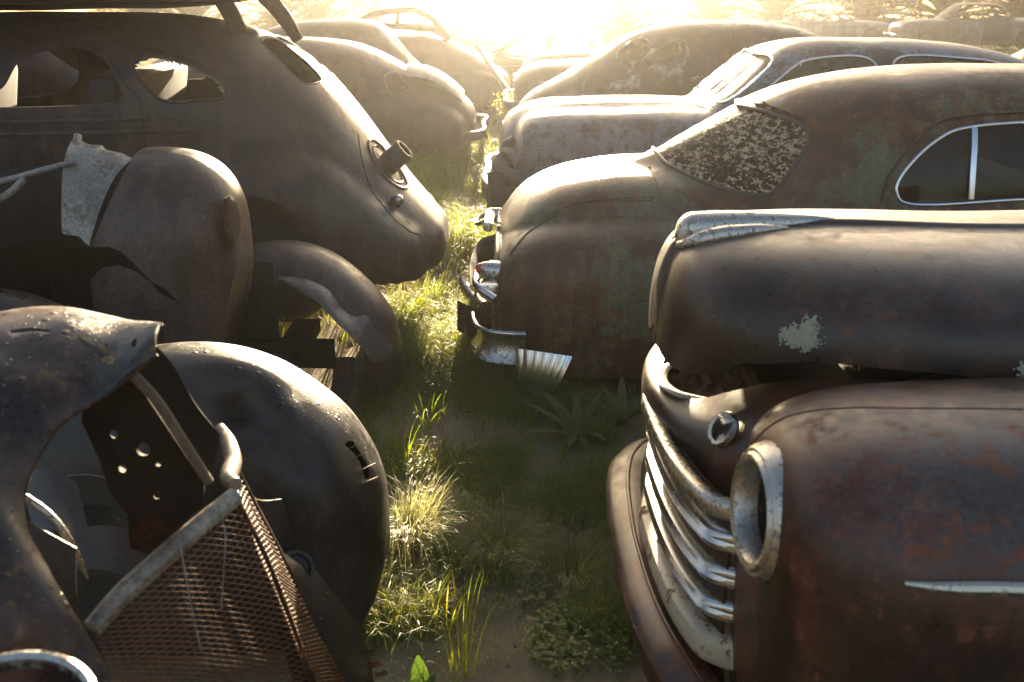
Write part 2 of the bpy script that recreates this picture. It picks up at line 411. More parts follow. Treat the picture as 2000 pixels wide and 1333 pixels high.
M['brown'] = rusty('brown_patina', base=(.068,.034,.028), dark=(.030,.016,.014), paint=(.030,.040,.036), paint_amt=.36, rust=(.075,.034,.015), rust_amt=.25, rough=.50, streak=.15, seed=7, bump=.15, spec=.4, drops=.2)
M['dew'] = rusty('dewy_patina', base=(.084,.050,.043), dark=(.042,.028,.024), paint=(.055,.045,.042), paint_amt=.4, rust=(.10, .058, .034), rust_amt=.24, rough=.46, streak=.12, seed=9, bump=.3, drops=.5, spec=.4)
M['dewdark'] = rusty('dewy_dark_paint', base=(.036,.027,.022), dark=(.019,.016,.014), paint=(.036,.033,.030), paint_amt=.5, rust=(.06, .036, .020), rust_amt=.22, rough=.42, seed=12, bump=.35, drops=.8, spec=.42)
M['grey'] = rusty('bare_grey_tin', base=(.20, .185, .165), dark=(.13, .12, .11), paint=(.24, .225, .20), paint_amt=.4, rust=(.10,.065,.035), rust_amt=.52, rough=.45, seed=5, scale=2.4)
M['deep'] = rusty('deep_rust', base=(.050, .026, .016), dark=(.026, .016, .012), paint=(.035, .03, .026), paint_amt=.3, rust=(.14, .05, .016), rust_amt=.55, rough=.5, seed=3, scale=2, spec=.2)
M['blue'] = rusty('pale_blue_paint', base=(.20, .21, .25), dark=(.12, .11, .12), paint=(.24, .26, .31), paint_amt=.6, rust=(.13, .07, .04), rust_amt=.55, rough=.4, seed=6, scale=1.2)
M['peel'] = rusty('peeling_paint', base=(.060,.030,.020), dark=(.036,.020,.015), paint=(.10, .07, .055), paint_amt=.3, rust=(.11, .05, .022), rust_amt=.4, rough=.48, seed=8, pale=(.34, .33, .27), pale_amt=.34, streak=.3, spec=.4)
M['wht'] = rusty('weathered_white', base=(.26,.27,.24), dark=(.19,.19,.17), paint=(.32,.33,.30), paint_amt=.5, rust=(.16, .09, .05), rust_amt=.28, rough=.5, seed=10)
M['paleblue'] = rusty('weathered_blue', base=(.085,.098,.105), dark=(.05,.06,.066), paint=(.14,.16,.16), paint_amt=.5, rust=(.13, .055, .025), rust_amt=.5, rough=.5, seed=13)
M['blackp'] = rusty('dull_black_paint', base=(.03, .03, .03), dark=(.014, .014, .014), paint=(.05, .05, .048), rust=(.06, .035, .02), rust_amt=.2, rough=.4, seed=14)
M['chrome'] = plain('aged_chrome', (.60, .58, .54), .17, 1.0, .15, 45, .15, dirt=(.16, .11, .07), dirt_amt=.10)
M['chrome2'] = plain('pitted_chrome', (.50, .47, .42), .27, 1.0, .25, 70, .3, dirt=(.20, .15, .10), dirt_amt=.34)
M['cream'] = plain('cream_paint', (.46, .38, .27), .36, 0.0, .2, 18, .2, dirt=(.16, .08, .03), dirt_amt=.35)
M['alu'] = plain('bright_trim', (.66, .68, .72), .22, 1.0, .1, 20, .1)
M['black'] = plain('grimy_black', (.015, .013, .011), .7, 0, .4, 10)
M['rubber'] = plain('old_rubber', (.025, .023, .021), .65, 0, .3, 12)
M['seal'] = plain('perished_seal', (.05, .046, .042), .5, 0, .3, 30, .3)
M['dust'] = plain('rust_dust', (.19, .10, .045), .95, 0, .6, 40, .8, bdist=.01)
M['lichen'] = plain('pale_lichen', (.40, .40, .29), .95, 0, .35, 90, .8)
M['redlens'] = plain('red_lens', (.55, .03, .02), .25, 0, .2, 10)
M['frost'] = glassmat('flaking_rear_glass', tint=(.12, .09, .05), dirt=(.060, .044, .022), dirt_amt=.75, flake=(.66, .52, .34), flake_amt=.62, mapscale=(1.6, 1.1, 2.6), rough=.12)
M['dirtyglass'] = glassmat('dusty_glass', tint=(.6, .58, .5), dirt=(.42, .39, .31), dirt_amt=.95, rough=.2)
M['sideglass'] = glassmat('grimy_side_glass', tint=(.28, .30, .30), dirt=(.02, .02, .018), dirt_amt=.12, rough=.05)
M['strap'] = rusty('rough_strap', base=(.13, .10, .075), dark=(.08, .06, .045), paint=(.17, .14, .11), paint_amt=.4, rust=(.12, .07, .035), rust_amt=.5, rough=.5, bump=.6, scale=6)
M['rim'] = rusty('rim_paint', base=(.26, .23, .17), dark=(.15, .12, .085), paint=(.34, .31, .25), paint_amt=.45, rust=(.15, .07, .03), rust_amt=.5, rough=.35, scale=5, seed=3)
M['mesh'] = plain('rusty_wire', (.125, .052, .02), .55, 0, .5, 30, .3)
M['dewdark2'] = rusty('wet_dark_fender', base=(.080,.038,.026), dark=(.026,.017,.014), paint=(.022,.036,.042), paint_amt=.45, rust=(.14,.08,.012), rust_amt=.2, rough=.38, seed=17, bump=.5, drops=.7, scale=2.2, spec=.42, pale=(.20,.13,.03), pale_amt=.0)
M['grey2'] = rusty('blue_grey_tin', base=(.07, .075, .08), dark=(.045, .045, .05), paint=(.09, .095, .10), rust=(.07, .045, .03), rust_amt=.25, rough=.5, seed=19)
M['blueish'] = rusty('brown_over_blue', base=(.075,.042,.030), dark=(.05, .036, .034), paint=(.17,.19,.24), paint_amt=.74, rust=(.11, .06, .035), rust_amt=.25, rough=.48, seed=6, scale=.8, spec=.4)
M['sidedust'] = glassmat('dusty_side_glass', tint=(.4, .42, .4), dirt=(.20, .20, .17), dirt_amt=.5, rough=.1, seed=3)

M['shade'] = rusty('shade_dark_rust', base=(.022, .014, .010), dark=(.012, .009, .008), paint=(.02, .018, .016), rust=(.05, .022, .01), rust_amt=.3, rough=.8, seed=21, spec=.2)  # darker rust for parts lying in shade; that shade is put into the colour
M['mold'] = plain('dull_strip', (.10, .085, .07), .4, 0, .3, 20, .2)

M['dewshade'] = rusty('shaded_dewy_patina', base=(.040, .030, .028), dark=(.024, .019, .018), paint=(.04, .038, .037), rust=(.06, .03, .016), rust_amt=.25, rough=.4, seed=23, drops=.3, spec=.3)  # darker copy of the dewy patina; the near fender's shade is in the colour

M['inner_shade'] = plain('inner_wall_shade', (.020, .015, .012), .7, 0, .4, 8)  # inner walls coloured dark to stand for the shade inside the bodies

M['greyish'] = rusty('faded_grey_paint', base=(.16, .15, .145), dark=(.10, .09, .09), paint=(.18, .175, .17), rust=(.10, .06, .04), rust_amt=.2, rough=.4, seed=25)

M['flap'] = rusty('lit_edge_tin', base=(.13, .10, .085), dark=(.08, .06, .05), paint=(.15, .125, .11), paint_amt=.4, rust=(.11, .06, .03), rust_amt=.3, rough=.42, seed=27, scale=2)  # paler copy of the dewy patina; sunlit edges are put into the colour
# ---------------------------------------------------------------- setting: ground
def ground_h(x, y):
    return 0.035*math.sin(x*1.7 + y*.6) + .03*math.sin(y*1.3 - x*.8 + 1) + .02*math.sin(x*4.1 + y*3.3)
def drop(y):                       # beyond the yard the land falls away into a wide hollow
    t = min(1.0, max(0.0, (y - 56)/54)); return -12*t*t*(3 - 2*t)
gx = np.concatenate([np.linspace(-150, -14, 10), np.linspace(-12, -2, 21), np.linspace(-1.9, 1.9, 96), np.linspace(2, 12, 21), np.linspace(14, 150, 10)])
gy = np.concatenate([np.linspace(-20, 0, 6), np.linspace(.3, 7, 168), np.linspace(7.2, 20, 60), np.linspace(22, 200, 70)])
GP = np.zeros((len(gx), len(gy), 3))
for i, x in enumerate(gx):
    for j, y in enumerate(gy):
        near = max(0.0, 1 - max(0, y - 12)/10) if y > 0 else 0
        n1 = noise.noise((x*5, y*5, 0))*.012 + noise.noise((x*14, y*14, 3))*.006 if abs(x) < 2.2 and y < 7.2 else 0
        GP[i, j] = (x, y, ground_h(x, y)*near - .03 + n1 + drop(y))
def gz(x, y): return ground_h(x, y)*max(0.0, 1 - max(0, y - 12)/10) - .03
m, t, o = nodes('soil'); b = NB(t); tc = b.n('TexCoord'); V = tc.outputs['Object']
n1 = b.noise(V, 1.3, 5, .6, .3); n2 = b.noise(V, 9, 8, .65); n3 = b.noise(V, 70, 6, .7); n4 = b.noise(V, 300, 3, .6)
c = b.mix(n2, c4((.20, .145, .085)), c4((.46, .35, .21)))
c = b.mix(b.ramp(n1, .46, .66, 0, .6), c, b.mix(n3, c4((.10, .085, .04)), c4((.24, .19, .10))))
c = b.mix(.6, c, b.mix(n3, (.5, .5, .5, 1), (1.4, 1.35, 1.3, 1)), 'MULTIPLY')
p = b.n('BsdfPrincipled'); b.link(c, p.inputs['Base Color']); p.inputs['Roughness'].default_value = .95; p.inputs['Specular IOR Level'].default_value = .15
bp = b.n('Bump'); bp.inputs['Strength'].default_value = .9; bp.inputs['Distance'].default_value = .012
b.link(b.math('ADD', b.math('MULTIPLY', n3, .8), b.math('ADD', n2, b.math('MULTIPLY', n4, .3))), bp.inputs['Height']); b.link(bp.outputs[0], p.inputs['Normal']); b.link(p.outputs[0], o.inputs[0])
V_, F_ = grid(GP); tag(obj('ground', mesh(G().add(V_, F_), None), m, loc=(0, 0, 0)), 'sandy soil under the weeds', None, kind='structure')

# ---------------------------------------------------------------- right row, second car: dark patinated sedan with flaking rear glass
yc = 5.0
t = thing('wrecked_sedan', 'rust brown sedan with green patches and a flaking frosted rear window, behind the nearest hood', 'car', (2.2, yc, 0), 'wrecked cars of the right row')
low = [(-.085, .44, .40, .30, .18, .15, 2.2), (-.075, .50, .42, .26, .31, .28, 2.4), (-.055, .59, .46, .20, .40, .36, 2.6), (-.02, .67, .50, .16, .45, .42, 2.7), (.065, .765, .57, .12, .495, .46, 2.8),
       (.206, .838, .63, .10, .525, .5, 2.9), (.46, .892, .67, .10, .55, .52, 3.0), (.75, .905, .67, .10, .585, .56, 3.0), (1.0, .90, .65, .10, .64, .6, 2.8), (1.3, .885, .62, .10, .72, .66, 2.7), (1.8, .87, .56, .10, .81, .74, 2.6), (2.6, .87, .56, .10, .83, .76, 2.6),
       (3.4, .90, .56, .1, .82, .74, 2.5), (3.9, .88, .55, .12, .78, .7, 2.4), (4.4, .82, .5, .15, .70, .6, 2.3), (4.7, .72, .45, .2, .55, .5, 2.2), (4.8, .58, .42, .28, .3, .25, 2.2)]
gh = [(.60, .86, .55, .3, .04, .04, 2.2), (.68, .93, .60, .3, .22, .2, 2.2), (.76, .985, .62, .3, .36, .3, 2.2), (.88, 1.055, .64, .3, .475, .4, 2.2), (1.0, 1.12, .65, .3, .545, .5, 2.25), (1.12, 1.183, .65, .3, .59, .5, 2.3), (1.28, 1.252, .65, .3, .63, .55, 2.35), (1.45, 1.303, .66, .3, .66, .6, 2.4),
      (1.65, 1.336, .66, .3, .69, .6, 2.65), (1.9, 1.358, .66, .3, .71, .6, 2.85), (2.3, 1.367, .66, .3, .72, .6, 2.9), (2.8, 1.35, .66, .3, .70, .6, 2.7), (3.15, 1.28, .66, .3, .67, .5, 2.4), (3.4, 1.13, .66, .3, .63, .5, 2.3), (3.62, .93, .6, .3, .5, .4, 2.2), (3.7, .85, .6, .3, .3, .3, 2.2)]
fen = [(-.09, .42, .28, .12, .50, .5, 3), (-.083, .52, .30, .11, .62, .6, 3.4), (-.06, .575, .30, .10, .70, .68, 3.6), (-.02, .625, .32, .09, .755, .72, 3.8), (.05, .672, .33, .08, .795, .77, 4), (.14, .708, .34, .06, .82, .8, 4), (.28, .733, .35, .05, .835, .815, 4), (.46, .75, .35, .05, .84, .82, 4), (.7, .76, .35, .05, .845, .82, 4), (1.0, .75, .35, .05, .845, .82, 3.8), (1.35, .70, .35, .06, .84, .80, 3.6), (1.7, .60, .33, .08, .83, .78, 3.4), (1.9, .48, .3, .1, .80, .75, 3)]
P = skin(yc, [(low, 0), (gh, .10), (fen, .016)], M=230, N=190, z0=.5, dents=.0012, seed=2)
me, bv = skin_mesh(P, .012)
rw = [(1272, 300), (1300, 285), (1340, 258), (1385, 232), (1431, 209), (1475, 214), (1524, 228), (1566, 245), (1580, 263), (1577, 282), (1552, 322), (1524, 362), (1503, 380), (1440, 375), (1388, 361), (1345, 343), (1300, 320)]
rw_near = [(1405, 222), (1431, 210), (1475, 214), (1524, 228), (1566, 245), (1580, 263), (1577, 282), (1552, 322), (1524, 362), (1503, 380), (1440, 375), (1388, 361), (1345, 343), (1305, 322)]
nearpts = onskin(bv, rw_near, closed=False)
ctop = Vector((1.085, yc, 0)); cbot = Vector((.70, yc, 0))
loop = [p for p in nearpts if p.y <= yc - .02]
loop = loop + mir(loop, yc)[::-1]
loop = [bv.find_nearest(Vector(p))[0] for p in clin(loop, True)]
dr = Vector((-.62, 0, .78))
cut = prism(loop, dr, -.5, .6)
glass_P = P.copy(); gm, gb = skin_mesh(P - gnormals(P, cv=True)*np.sign(((P - P.mean(1, keepdims=True))*gnormals(P, cv=True)).sum(2).mean())*.010, .004)
qw = [(1750, 371), (1757, 350), (1790, 308), (1826, 277), (1861, 257), (1896, 249), (2000, 240), (2100, 238), (2180, 246), (2205, 262), (2210, 380), (2190, 388), (2000, 390), (1769, 397), (1758, 392)]
qpts = onskin(bv, qw)
wcut = prism([(p.x, yc, p.z) for p in qpts], (0, 1, 0), -1.2, 1.2)
fw = [(p[0], yc, p[1]) for p in [(2.75, .84), (3.2, .84), (3.28, .88), (3.08, 1.12), (2.98, 1.17), (2.76, 1.19), (2.72, 1.15), (2.72, .88)]]
fcut = prism(clin(fw, True), (0, 1, 0), -1.2, 1.2)
body = boolean(me, cut); body = boolean(body, wcut); body = boolean(body, fcut)
ws = [(3.16, yc - .5, 1.14), (3.16, yc + .5, 1.14), (3.5, yc + .5, .97), (3.5, yc - .5, .97)]
body = boolean(body, prism(clin(ws, True), (.6, 0, .8), -.3, .5))
lid = [(1000, 500), (1012, 478), (1032, 455), (1069, 428), (1120, 404), (1188, 394), (1280, 389), (1302, 411), (1289, 384), (1280, 357), (1268, 330)]
g1 = onskin(bv, [(996, 500), (1012, 478), (1032, 455), (1069, 428), (1120, 404), (1188, 394), (1275, 389)], False)
g2 = onskin(bv, [(1290, 392), (1284, 368), (1276, 345), (1268, 326)], False)
body = groove(body, g1, .013); body = groove(body, g2, .006)
sk = onskin(bv, [(1480, 585), (1400, 578), (1292, 586), (1238, 593), (1188, 612), (1150, 636), (1134, 668), (1127, 705)], False)
body = groove(body, sk, .006)
ds = onskin(bv, [(1731, 396), (1752, 404), (1764, 418), (1768, 440), (1770, 500)], False); body = groove(body, ds, .005)
drip = onskin(bv, [(1720, 396), (1731, 357), (1770, 298), (1808, 259), (1843, 238), (1896, 228), (2000, 222), (2100, 222)], False); body = groove(body, drip, .006)
bd = obj('body', body, M['green'], t)
gl = obj('rear_window', boolean(gm, cut, 'INTERSECT'), M['frost'], t)
fr_ = tube([bv.find_nearest(Vector(p))[0] for p in loop], .010, closed=True, k=10)
obj('window_seal', fr_, M['seal'], t)
sg = boolean(skin_mesh(P - gnormals(P, cv=True)*np.sign(((P - P.mean(1, keepdims=True))*gnormals(P, cv=True)).sum(2).mean())*.010, .004)[0], prism([(p.x, yc, p.z) for p in qpts], (0, 1, 0), -1.2, 0), 'INTERSECT')
so = obj('side_window', sg, M['sideglass'], t)
obj('window_trim', tube(onskin(bv, qw, lift=.002), .0085, closed=True), M['alu'], so)
dv = [bv.find_nearest(Vector(p))[0] + Vector((0, -.004, 0)) for p in clin([hit(bv, 1902, 250)[0], hit(bv, 1900, 320)[0], hit(bv, 1895, 389)[0]])]
obj('window_divider', tube(dv, 1, flat=(.014, .007, (0, 1, 0))), M['alu'], so)
obj('drip_rail', tube([p + Vector((0, -.003, .007)) for p in drip], .006), M['green'], t)
# roof skin curling up above the rear glass
fl = G()
for q, (u, v) in enumerate([(1487, 207), (1500, 210), (1512, 213), (1524, 218), (1538, 222), (1552, 228), (1566, 233), (1576, 237)]):
    p, n = hit(bv, u, v)
    if p is None: continue
    L = .03 + .03*rng.random(); w = .02 + .012*rng.random(); d = Vector((-.8, -.15 + .4*rng.random(), .25 + .5*rng.random())).normalized(); side = Vector((.25, -1, -.2)).normalized()
    GPz = np.array([[p + n*.004 + side*w*(a - .5)*2 + d*L*bq - n*(.018*bq*bq) + n*.012*math.sin(a*5 + q)*bq for a in np.linspace(0, 1, 5)] for bq in np.linspace(-.4, 1, 6)])
    sheet(GPz, .0015, fl)
obj('peeling_roof_edge', fl, M['deep'], t)
# rear bumper, lamps and guards at the tail
def bumper_strip(path, hgt, out=.03):
    p = np.array(path); T = np.gradient(p, axis=0); T /= np.linalg.norm(T, axis=1, keepdims=True); nn = np.stack([T[:, 1], -T[:, 0], 0*T[:, 0]], 1); P = np.zeros((len(p), 12, 3))
    for i in range(len(p)):
        for j, q in enumerate(np.linspace(-1, 1, 12)): P[i, j] = p[i] + nn[i]*(out*(1 - abs(q)**2.2)) + np.array([0, 0, -q*hgt])
    return P
bq = bumper_strip(clin([(.06, 4.08, .235), (-.02, 4.075, .24), (-.10, 4.09, .245), (-.155, 4.14, .25), (-.18, 4.24, .25), (-.19, 4.36, .245)]), .075, .032)
bp_ = obj('rear_bumper', sheet(bq, .004), M['chrome2'], t)
obj('bumper_lit_strip', tube([Vector(p) + Vector((0, 0, .002)) for p in bq[:, 1]], .009, k=10), M['alu'], bp_)  # bright strip added to stand for the lit top edge of the bumper
g = G(); lathe([(.001, .008), (.010, .007), (.014, 0)], (-.165, 4.14, .22), (-.8, -.6, .1), g, k=16); obj('bumper_bolt', g, M['chrome'], bp_)
b2 = bumper_strip(clin([(-.20, 4.62, .30), (-.215, 4.85, .30), (-.22, 5.1, .29), (-.21, 5.4, .28), (-.17, 5.7, .27), (-.09, 5.86, .26)]), .07, .03)
obj('bumper_middle', sheet(b2, .004), M['brown'], t)
g = G(); tube(clin([PY(903, 545, 5.0), PY(908, 560, 4.95), PY(925, 582, 4.85), PY(948, 600, 4.7)]), [.02, .032, .034, .03], g, k=14); obj('bumper_tube', g, M['chrome2'], t)
g = G(); sheet(np.array([[PY(893 + 66*a, 588 + 4*a + 55*q + 12*math.sin(a*3), 4.55 + .1*a - .05*math.sin(q*3.1)) for q in np.linspace(0, 1, 9)] for a in np.linspace(0, 1, 9)]), .006, g); obj('bumper_guard', g, M['deep'], t)
# fluted plate hanging off the bumper end
A, B_, C_, D_ = PY(1008, 680, 4.07), PY(1118, 696, 4.03), PY(1083, 766, 4.02), PY(1012, 757, 4.06)
pl = np.zeros((46, 8, 3))
for i in range(46):
    s_ = i/45; fl_ = .004*abs(math.sin(s_*math.pi*6.5))**.5
    for j in range(8):
        r_ = j/7; p = (A*(1-s_) + B_*s_)*(1-r_) + (D_*(1-s_) + C_*s_)*r_
        pl[i, j] = p + Vector((0, -fl_ - .012*math.sin(r_*3.1), 0))
obj('fluted_plate', sheet(pl, .002), M['alu'], bp_)
for y_, nm in ((4.40, 'tail_lamp'), (5.60, 'tail_lamp')):
    e = obj(nm, lathe([(.001, .07), (.02, .068), (.034, .05), (.04, .02), (.044, 0), (.044, -.06)], (-.085, y_, .50), (-1, 0, .15), k=24), M['chrome2'], t)
    obj('lens', lathe([(.001, .082), (.018, .078), (.027, .066), (.028, .05)], (-.085, y_, .50), (-1, 0, .15), k=20), M['redlens'], e)
lp = box((-.12, 5.0, .60), (.05, .30, .05), None, Vector((-1, 0, .3)).to_track_quat('X', 'Z'), .015); tube(clin([(-.13, 4.9, .62), (-.17, 4.93, .60), (-.17, 5.07, .60), (-.13, 5.1, .62)]), .012, lp)
obj('trunk_handle', lp, M['chrome2'], t)
rr_ = box((-.1, 4.32, .44), (.09, .12, .07), None, None, .02); tube(clin([(-.07, 4.2, .42), (-.15, 4.3, .45), (-.16, 4.5, .46)]), .022, rr_)
obj('lamp_bracket', rr_, M['chrome'], t)
# seat backs seen through the glass
obj('seat_back', box((1.55, yc, .62), (.16, 1.1, .5), None, Vector((1, 0, .2)).to_track_quat('X', 'Z'), .05), M['black'], t)
stt = box((2.55, yc, .6), (.16, 1.1, .5), None, Vector((1, 0, .2)).to_track_quat('X', 'Z'), .05)
obj('seat_back', stt, M['black'], t)

# ---------------------------------------------------------------- right row, nearest: front of a truck with its hood lifted off the catch
yc = 2.25
t = thing('wrecked_truck', 'nearest dark rusty front end with lifted hood, chrome grille bars and an empty headlight ring', 'car', (1.1, yc, 0), 'wrecked cars of the right row')
hd = [(.338, .955, .94, .925, .07, .06, 2.0), (.342, 1.02, .96, .915, .12, .11, 2.2), (.352, 1.078, .97, .912, .175, .165, 2.3), (.368, 1.125, .98, .915, .225, .215, 2.4), (.395, 1.158, .985, .925, .275, .265, 2.5), (.44, 1.18, .99, .945, .325, .315, 2.6), (.52, 1.193, .995, .975, .375, .365, 2.7),
      (.66, 1.198, 1.0, .985, .415, .41, 2.7), (.85, 1.196, 1.0, .975, .445, .445, 2.7), (1.1, 1.19, .99, .955, .47, .475, 2.7), (1.5, 1.19, .98, .93, .51, .515, 2.7), (2.0, 1.20, .97, .91, .56, .565, 2.7), (2.1, 1.2, .97, .91, .57, .57, 2.7)]
sp = [(.328, .965, .94, .925, .022, .022, 2.2), (.333, 1.03, .95, .92, .034, .034, 2.4), (.343, 1.09, .95, .92, .04, .04, 2.6), (.36, 1.138, .95, .92, .042, .042, 2.8), (.388, 1.172, .95, .93, .042, .042, 3), (.44, 1.194, .97, .95, .042, .042, 3), (.52, 1.206, .99, .97, .04, .04, 3), (.66, 1.210, 1.0, .98, .036, .036, 3), (1.1, 1.198, 1.0, .96, .03, .03, 3), (2.1, 1.208, 1, .92, .028, .028, 3)]
P = skin(yc, [(hd, 0), (sp, .02)], M=150, N=150, dents=.0010, seed=4)
hm, hb = skin_mesh(P, .008)
# the hood is open underneath
hm = boolean(hm, prism([(.40, yc - .9, .80), (2.3, yc - .9, .80), (2.3, yc - .9, .955), (1.2, yc - .9, .985), (.6, yc - .9, 1.01), (.47, yc - .9, .985), (.41, yc - .9, .935)], (0, 1, 0), .35 + .1, 1.4))
ho = obj('hood', hm, M['hood'], t)
orn = [(.376, 1.178, 1.172, 1.16, .012, .01, 2), (.383, 1.203, 1.175, 1.15, .026, .026, 2.2), (.40, 1.219, 1.18, 1.15, .036, .036, 2.2), (.45, 1.226, 1.19, 1.17, .040, .040, 2), (.54, 1.227, 1.2, 1.18, .036, .036, 2), (.64, 1.222, 1.2, 1.18, .024, .024, 2), (.72, 1.215, 1.2, 1.18, .012, .012, 2), (.76, 1.208, 1.2, 1.19, .004, .004, 2)]
og = G(); V_, F_ = grid(skin(yc, [(orn, 0)], M=50, N=40, dents=0), cv=True); og.add(V_, F_)
for s_ in (-1, 1):
    q = [(.379, yc + s_*.03, 1.155), (.41, yc + s_*.062, 1.170), (.47, yc + s_*.075, 1.186), (.55, yc + s_*.066, 1.196), (.62, yc + s_*.05, 1.203)]
    tube([hb.find_nearest(Vector(p))[0] + Vector((0, 0, .002)) for p in clin(q)], [.010, .020, .020, .014, .003], og, k=12)
obj('hood_ornament', og, M['chrome2'], ho)
# lichen on the hood side
lg = G()
for k in range(900):
    a = rng.uniform(0, 6.28); r_ = abs(rng.normal(0, 1)); lobe = [(1545, 655, 20, 14), (1575, 668, 22, 13), (1580, 640, 16, 17), (1562, 658, 24, 15)][k % 4]
    h = hit(hb, lobe[0] + rng.normal()*lobe[2]*.55, lobe[1] + rng.normal()*lobe[3]*.55)
    if h[0] is None: continue
    s_ = rng.uniform(.0012, .0032); n = h[1]; 
    lathe([(s_*.3, s_*1.3), (s_, s_*.8), (s_*.8, 0)], h[0] + n*rng.uniform(0, .002), n + Vector(rng.normal(size=3)*.5), lg, k=6)
for k in range(40):
    h = hit(hb, 1996 + rng.normal()*6, 722 + rng.normal()*7)
    if h[0] is not None: s_ = rng.uniform(.002, .004); lathe([(s_*.3, s_*1.3), (s_, s_*.8), (s_*.8, 0)], h[0], h[1] + Vector(rng.normal(size=3)*.5), lg, k=6)
tag(obj('lichen_patch', lg, M['lichen']), 'pale green lichen crust on the side of the lifted hood', 'lichen')
# near and far front fender
def fender(ycf, sgn):
    st = [(.415, .88, .80, .60, .09, .08, 2.0), (.422, .925, .80, .46, .155, .13, 2.2), (.435, .955, .80, .34, .20, .17, 2.3), (.46, .982, .80, .26, .235, .20, 2.4), (.50, 1.002, .78, .22, .265, .22, 2.5), (.57, 1.018, .76, .18, .295, .25, 2.6), (.68, 1.026, .74, .16, .32, .28, 2.7),
          (.85, 1.028, .72, .14, .335, .30, 2.8), (1.1, 1.024, .72, .13, .345, .31, 2.8), (1.5, 1.01, .70, .13, .35, .31, 2.8), (1.9, .96, .66, .13, .35, .31, 2.6), (2.1, .80, .6, .14, .33, .3, 2.4), (2.2, .6, .5, .2, .3, .25, 2.2)]
    bulge = [(.55, .66, .56, .42, .20, .2, 2.2), (.60, .70, .57, .38, .29, .25, 2.2), (.66, .735, .58, .34, .335, .28, 2.2), (.74, .755, .60, .32, .355, .3, 2.2), (.9, .765, .60, .30, .368, .3, 2.2), (1.3, .765, .6, .3, .372, .3, 2.2), (2.0, .74, .58, .3, .36, .3, 2.2)]
    return skin(ycf, [(st, 0), (bulge, .02)], M=150, N=150, dents=.0012, seed=6 + sgn)
PF = fender(1.58, 0) + np.array([.022, 0, 0]); fm, fb = skin_mesh(PF, .01)
HL = Vector((.462, 1.565, .832)); hax = Vector((-1, -.07, .06)).normalized()
bowlcut = G(); lathe([(.088, .12), (.088, -.14)], HL, hax, bowlcut, k=40)
fm = boolean(fm, bowlcut)
fl1 = onskin(fb, [(1470, 868), (1500, 836), (1545, 812), (1610, 800), (1720, 797), (2000, 800)], False); fm = groove(fm, fl1, .004)
fo = obj('front_fender', fm, M['truck'], t)
rg_ = G(); ringlathe([(.083, .012), (.090, .030), (.101, .034), (.106, .026), (.112, .027), (.119, .018), (.125, .002), (.127, -.030), (.118, -.04), (.083, -.03)], HL + hax*.012, hax, rg_, k=72)
hl = obj('headlight_ring', rg_, M['chrome2'], t)
bw = G(); lathe([(.082, .0), (.080, -.04), (.066, -.075), (.03, -.092), (.001, -.095)], HL, hax, bw, k=40, cap0=False)
obj('headlight_bowl', bw, M['deep'], hl)
g = G(); lathe([(.001, -.045), (.010, -.046), (.012, -.06), (.020, -.065), (.022, -.094)], HL, hax, g, k=20); obj('bulb_socket', g, M['deep'], hl)
obj('trim_spear', tube([fb.find_nearest(Vector((x, 1.22, .885)))[0] + Vector((0, -.004, 0)) for x in np.linspace(.565, 1.7, 40)], [.004] + [.011]*12, k=8), M['chrome2'], fo)
PF2 = fender(2.92, 1) + np.array([.10, 0, 0]); fm2, fb2 = skin_mesh(PF2, .01); obj('front_fender', fm2, M['truck'], t)
HL2 = Vector((HL.x + .10, 2*yc - HL.y, HL.z)); hax2 = Vector((-1, .07, .06)).normalized(); rg_ = G(); ringlathe([(.083, .012), (.090, .030), (.101, .034), (.106, .026), (.112, .027), (.119, .020), (.124, .006), (.127, -.012), (.118, -.02), (.083, -.02)], HL2 + hax2*.012, hax2, rg_, k=48)
obj('headlight_ring', rg_, M['chrome2'], t)
# inner catwalk between fender and engine bay, and the nose panel over the grille
cw = [(.322, .775, .75, .715, .035, .03, 2.0), (.326, .798, .76, .705, .08, .07, 2.2), (.334, .812, .765, .70, .13, .11, 2.4), (.346, .818, .77, .69, .185, .16, 2.6), (.362, .820, .77, .685, .24, .22, 2.7), (.385, .825, .77, .68, .30, .28, 2.8), (.42, .84, .78, .67, .375, .35, 2.9), (.47, .88, .79, .64, .45, .42, 2.9), (.55, .93, .82, .58, .52, .5, 3), (.66, .962, .84, .5, .56, .54, 3), (.9, .972, .85, .4, .58, .55, 3), (1.4, .97, .85, .4, .58, .55, 3), (2.0, .96, .85, .4, .58, .55, 3)]
PC = skin(yc, [(cw, 0)], M=110, N=130, dents=.0016, seed=9)
cm, cb = skin_mesh(PC, .01)
cm = boolean(cm, prism(clin([(.366, yc, .8), (.376, yc - .08, .8), (.41, yc - .16, .8), (.55, yc - .30, .8), (.9, yc - .40, .8), (2.3, yc - .42, .8), (2.3, yc + .42, .8), (.9, yc + .40, .8), (.55, yc + .30, .8), (.41, yc + .16, .8), (.376, yc + .08, .8)], True), (0, 0, 1), -.012, .4))
no = obj('nose_panel', cm, M['truck'], t)
du = G(); dg_ = np.array([[(.388 + .22*i/24, yc + (j/12 - 1)*(.08 + .17*i/24), .792 + .016*noise.noise((i*.5, j*.45, 1)) + .012*noise.noise((i*1.3, j*1.1, 5))) for j in range(25)] for i in range(25)])
sheet(dg_, .02, du); tag(obj('rust_debris', du, M['dust']), 'crumbly orange rust and dirt lying in the open nose of the nearest truck', 'debris')
# engine bay darkness: firewall and radiator support
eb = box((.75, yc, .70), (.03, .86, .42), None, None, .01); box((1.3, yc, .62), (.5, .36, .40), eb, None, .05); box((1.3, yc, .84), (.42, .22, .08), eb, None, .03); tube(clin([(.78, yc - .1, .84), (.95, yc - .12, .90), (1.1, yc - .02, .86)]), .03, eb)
obj('engine', eb, M['black'], t)
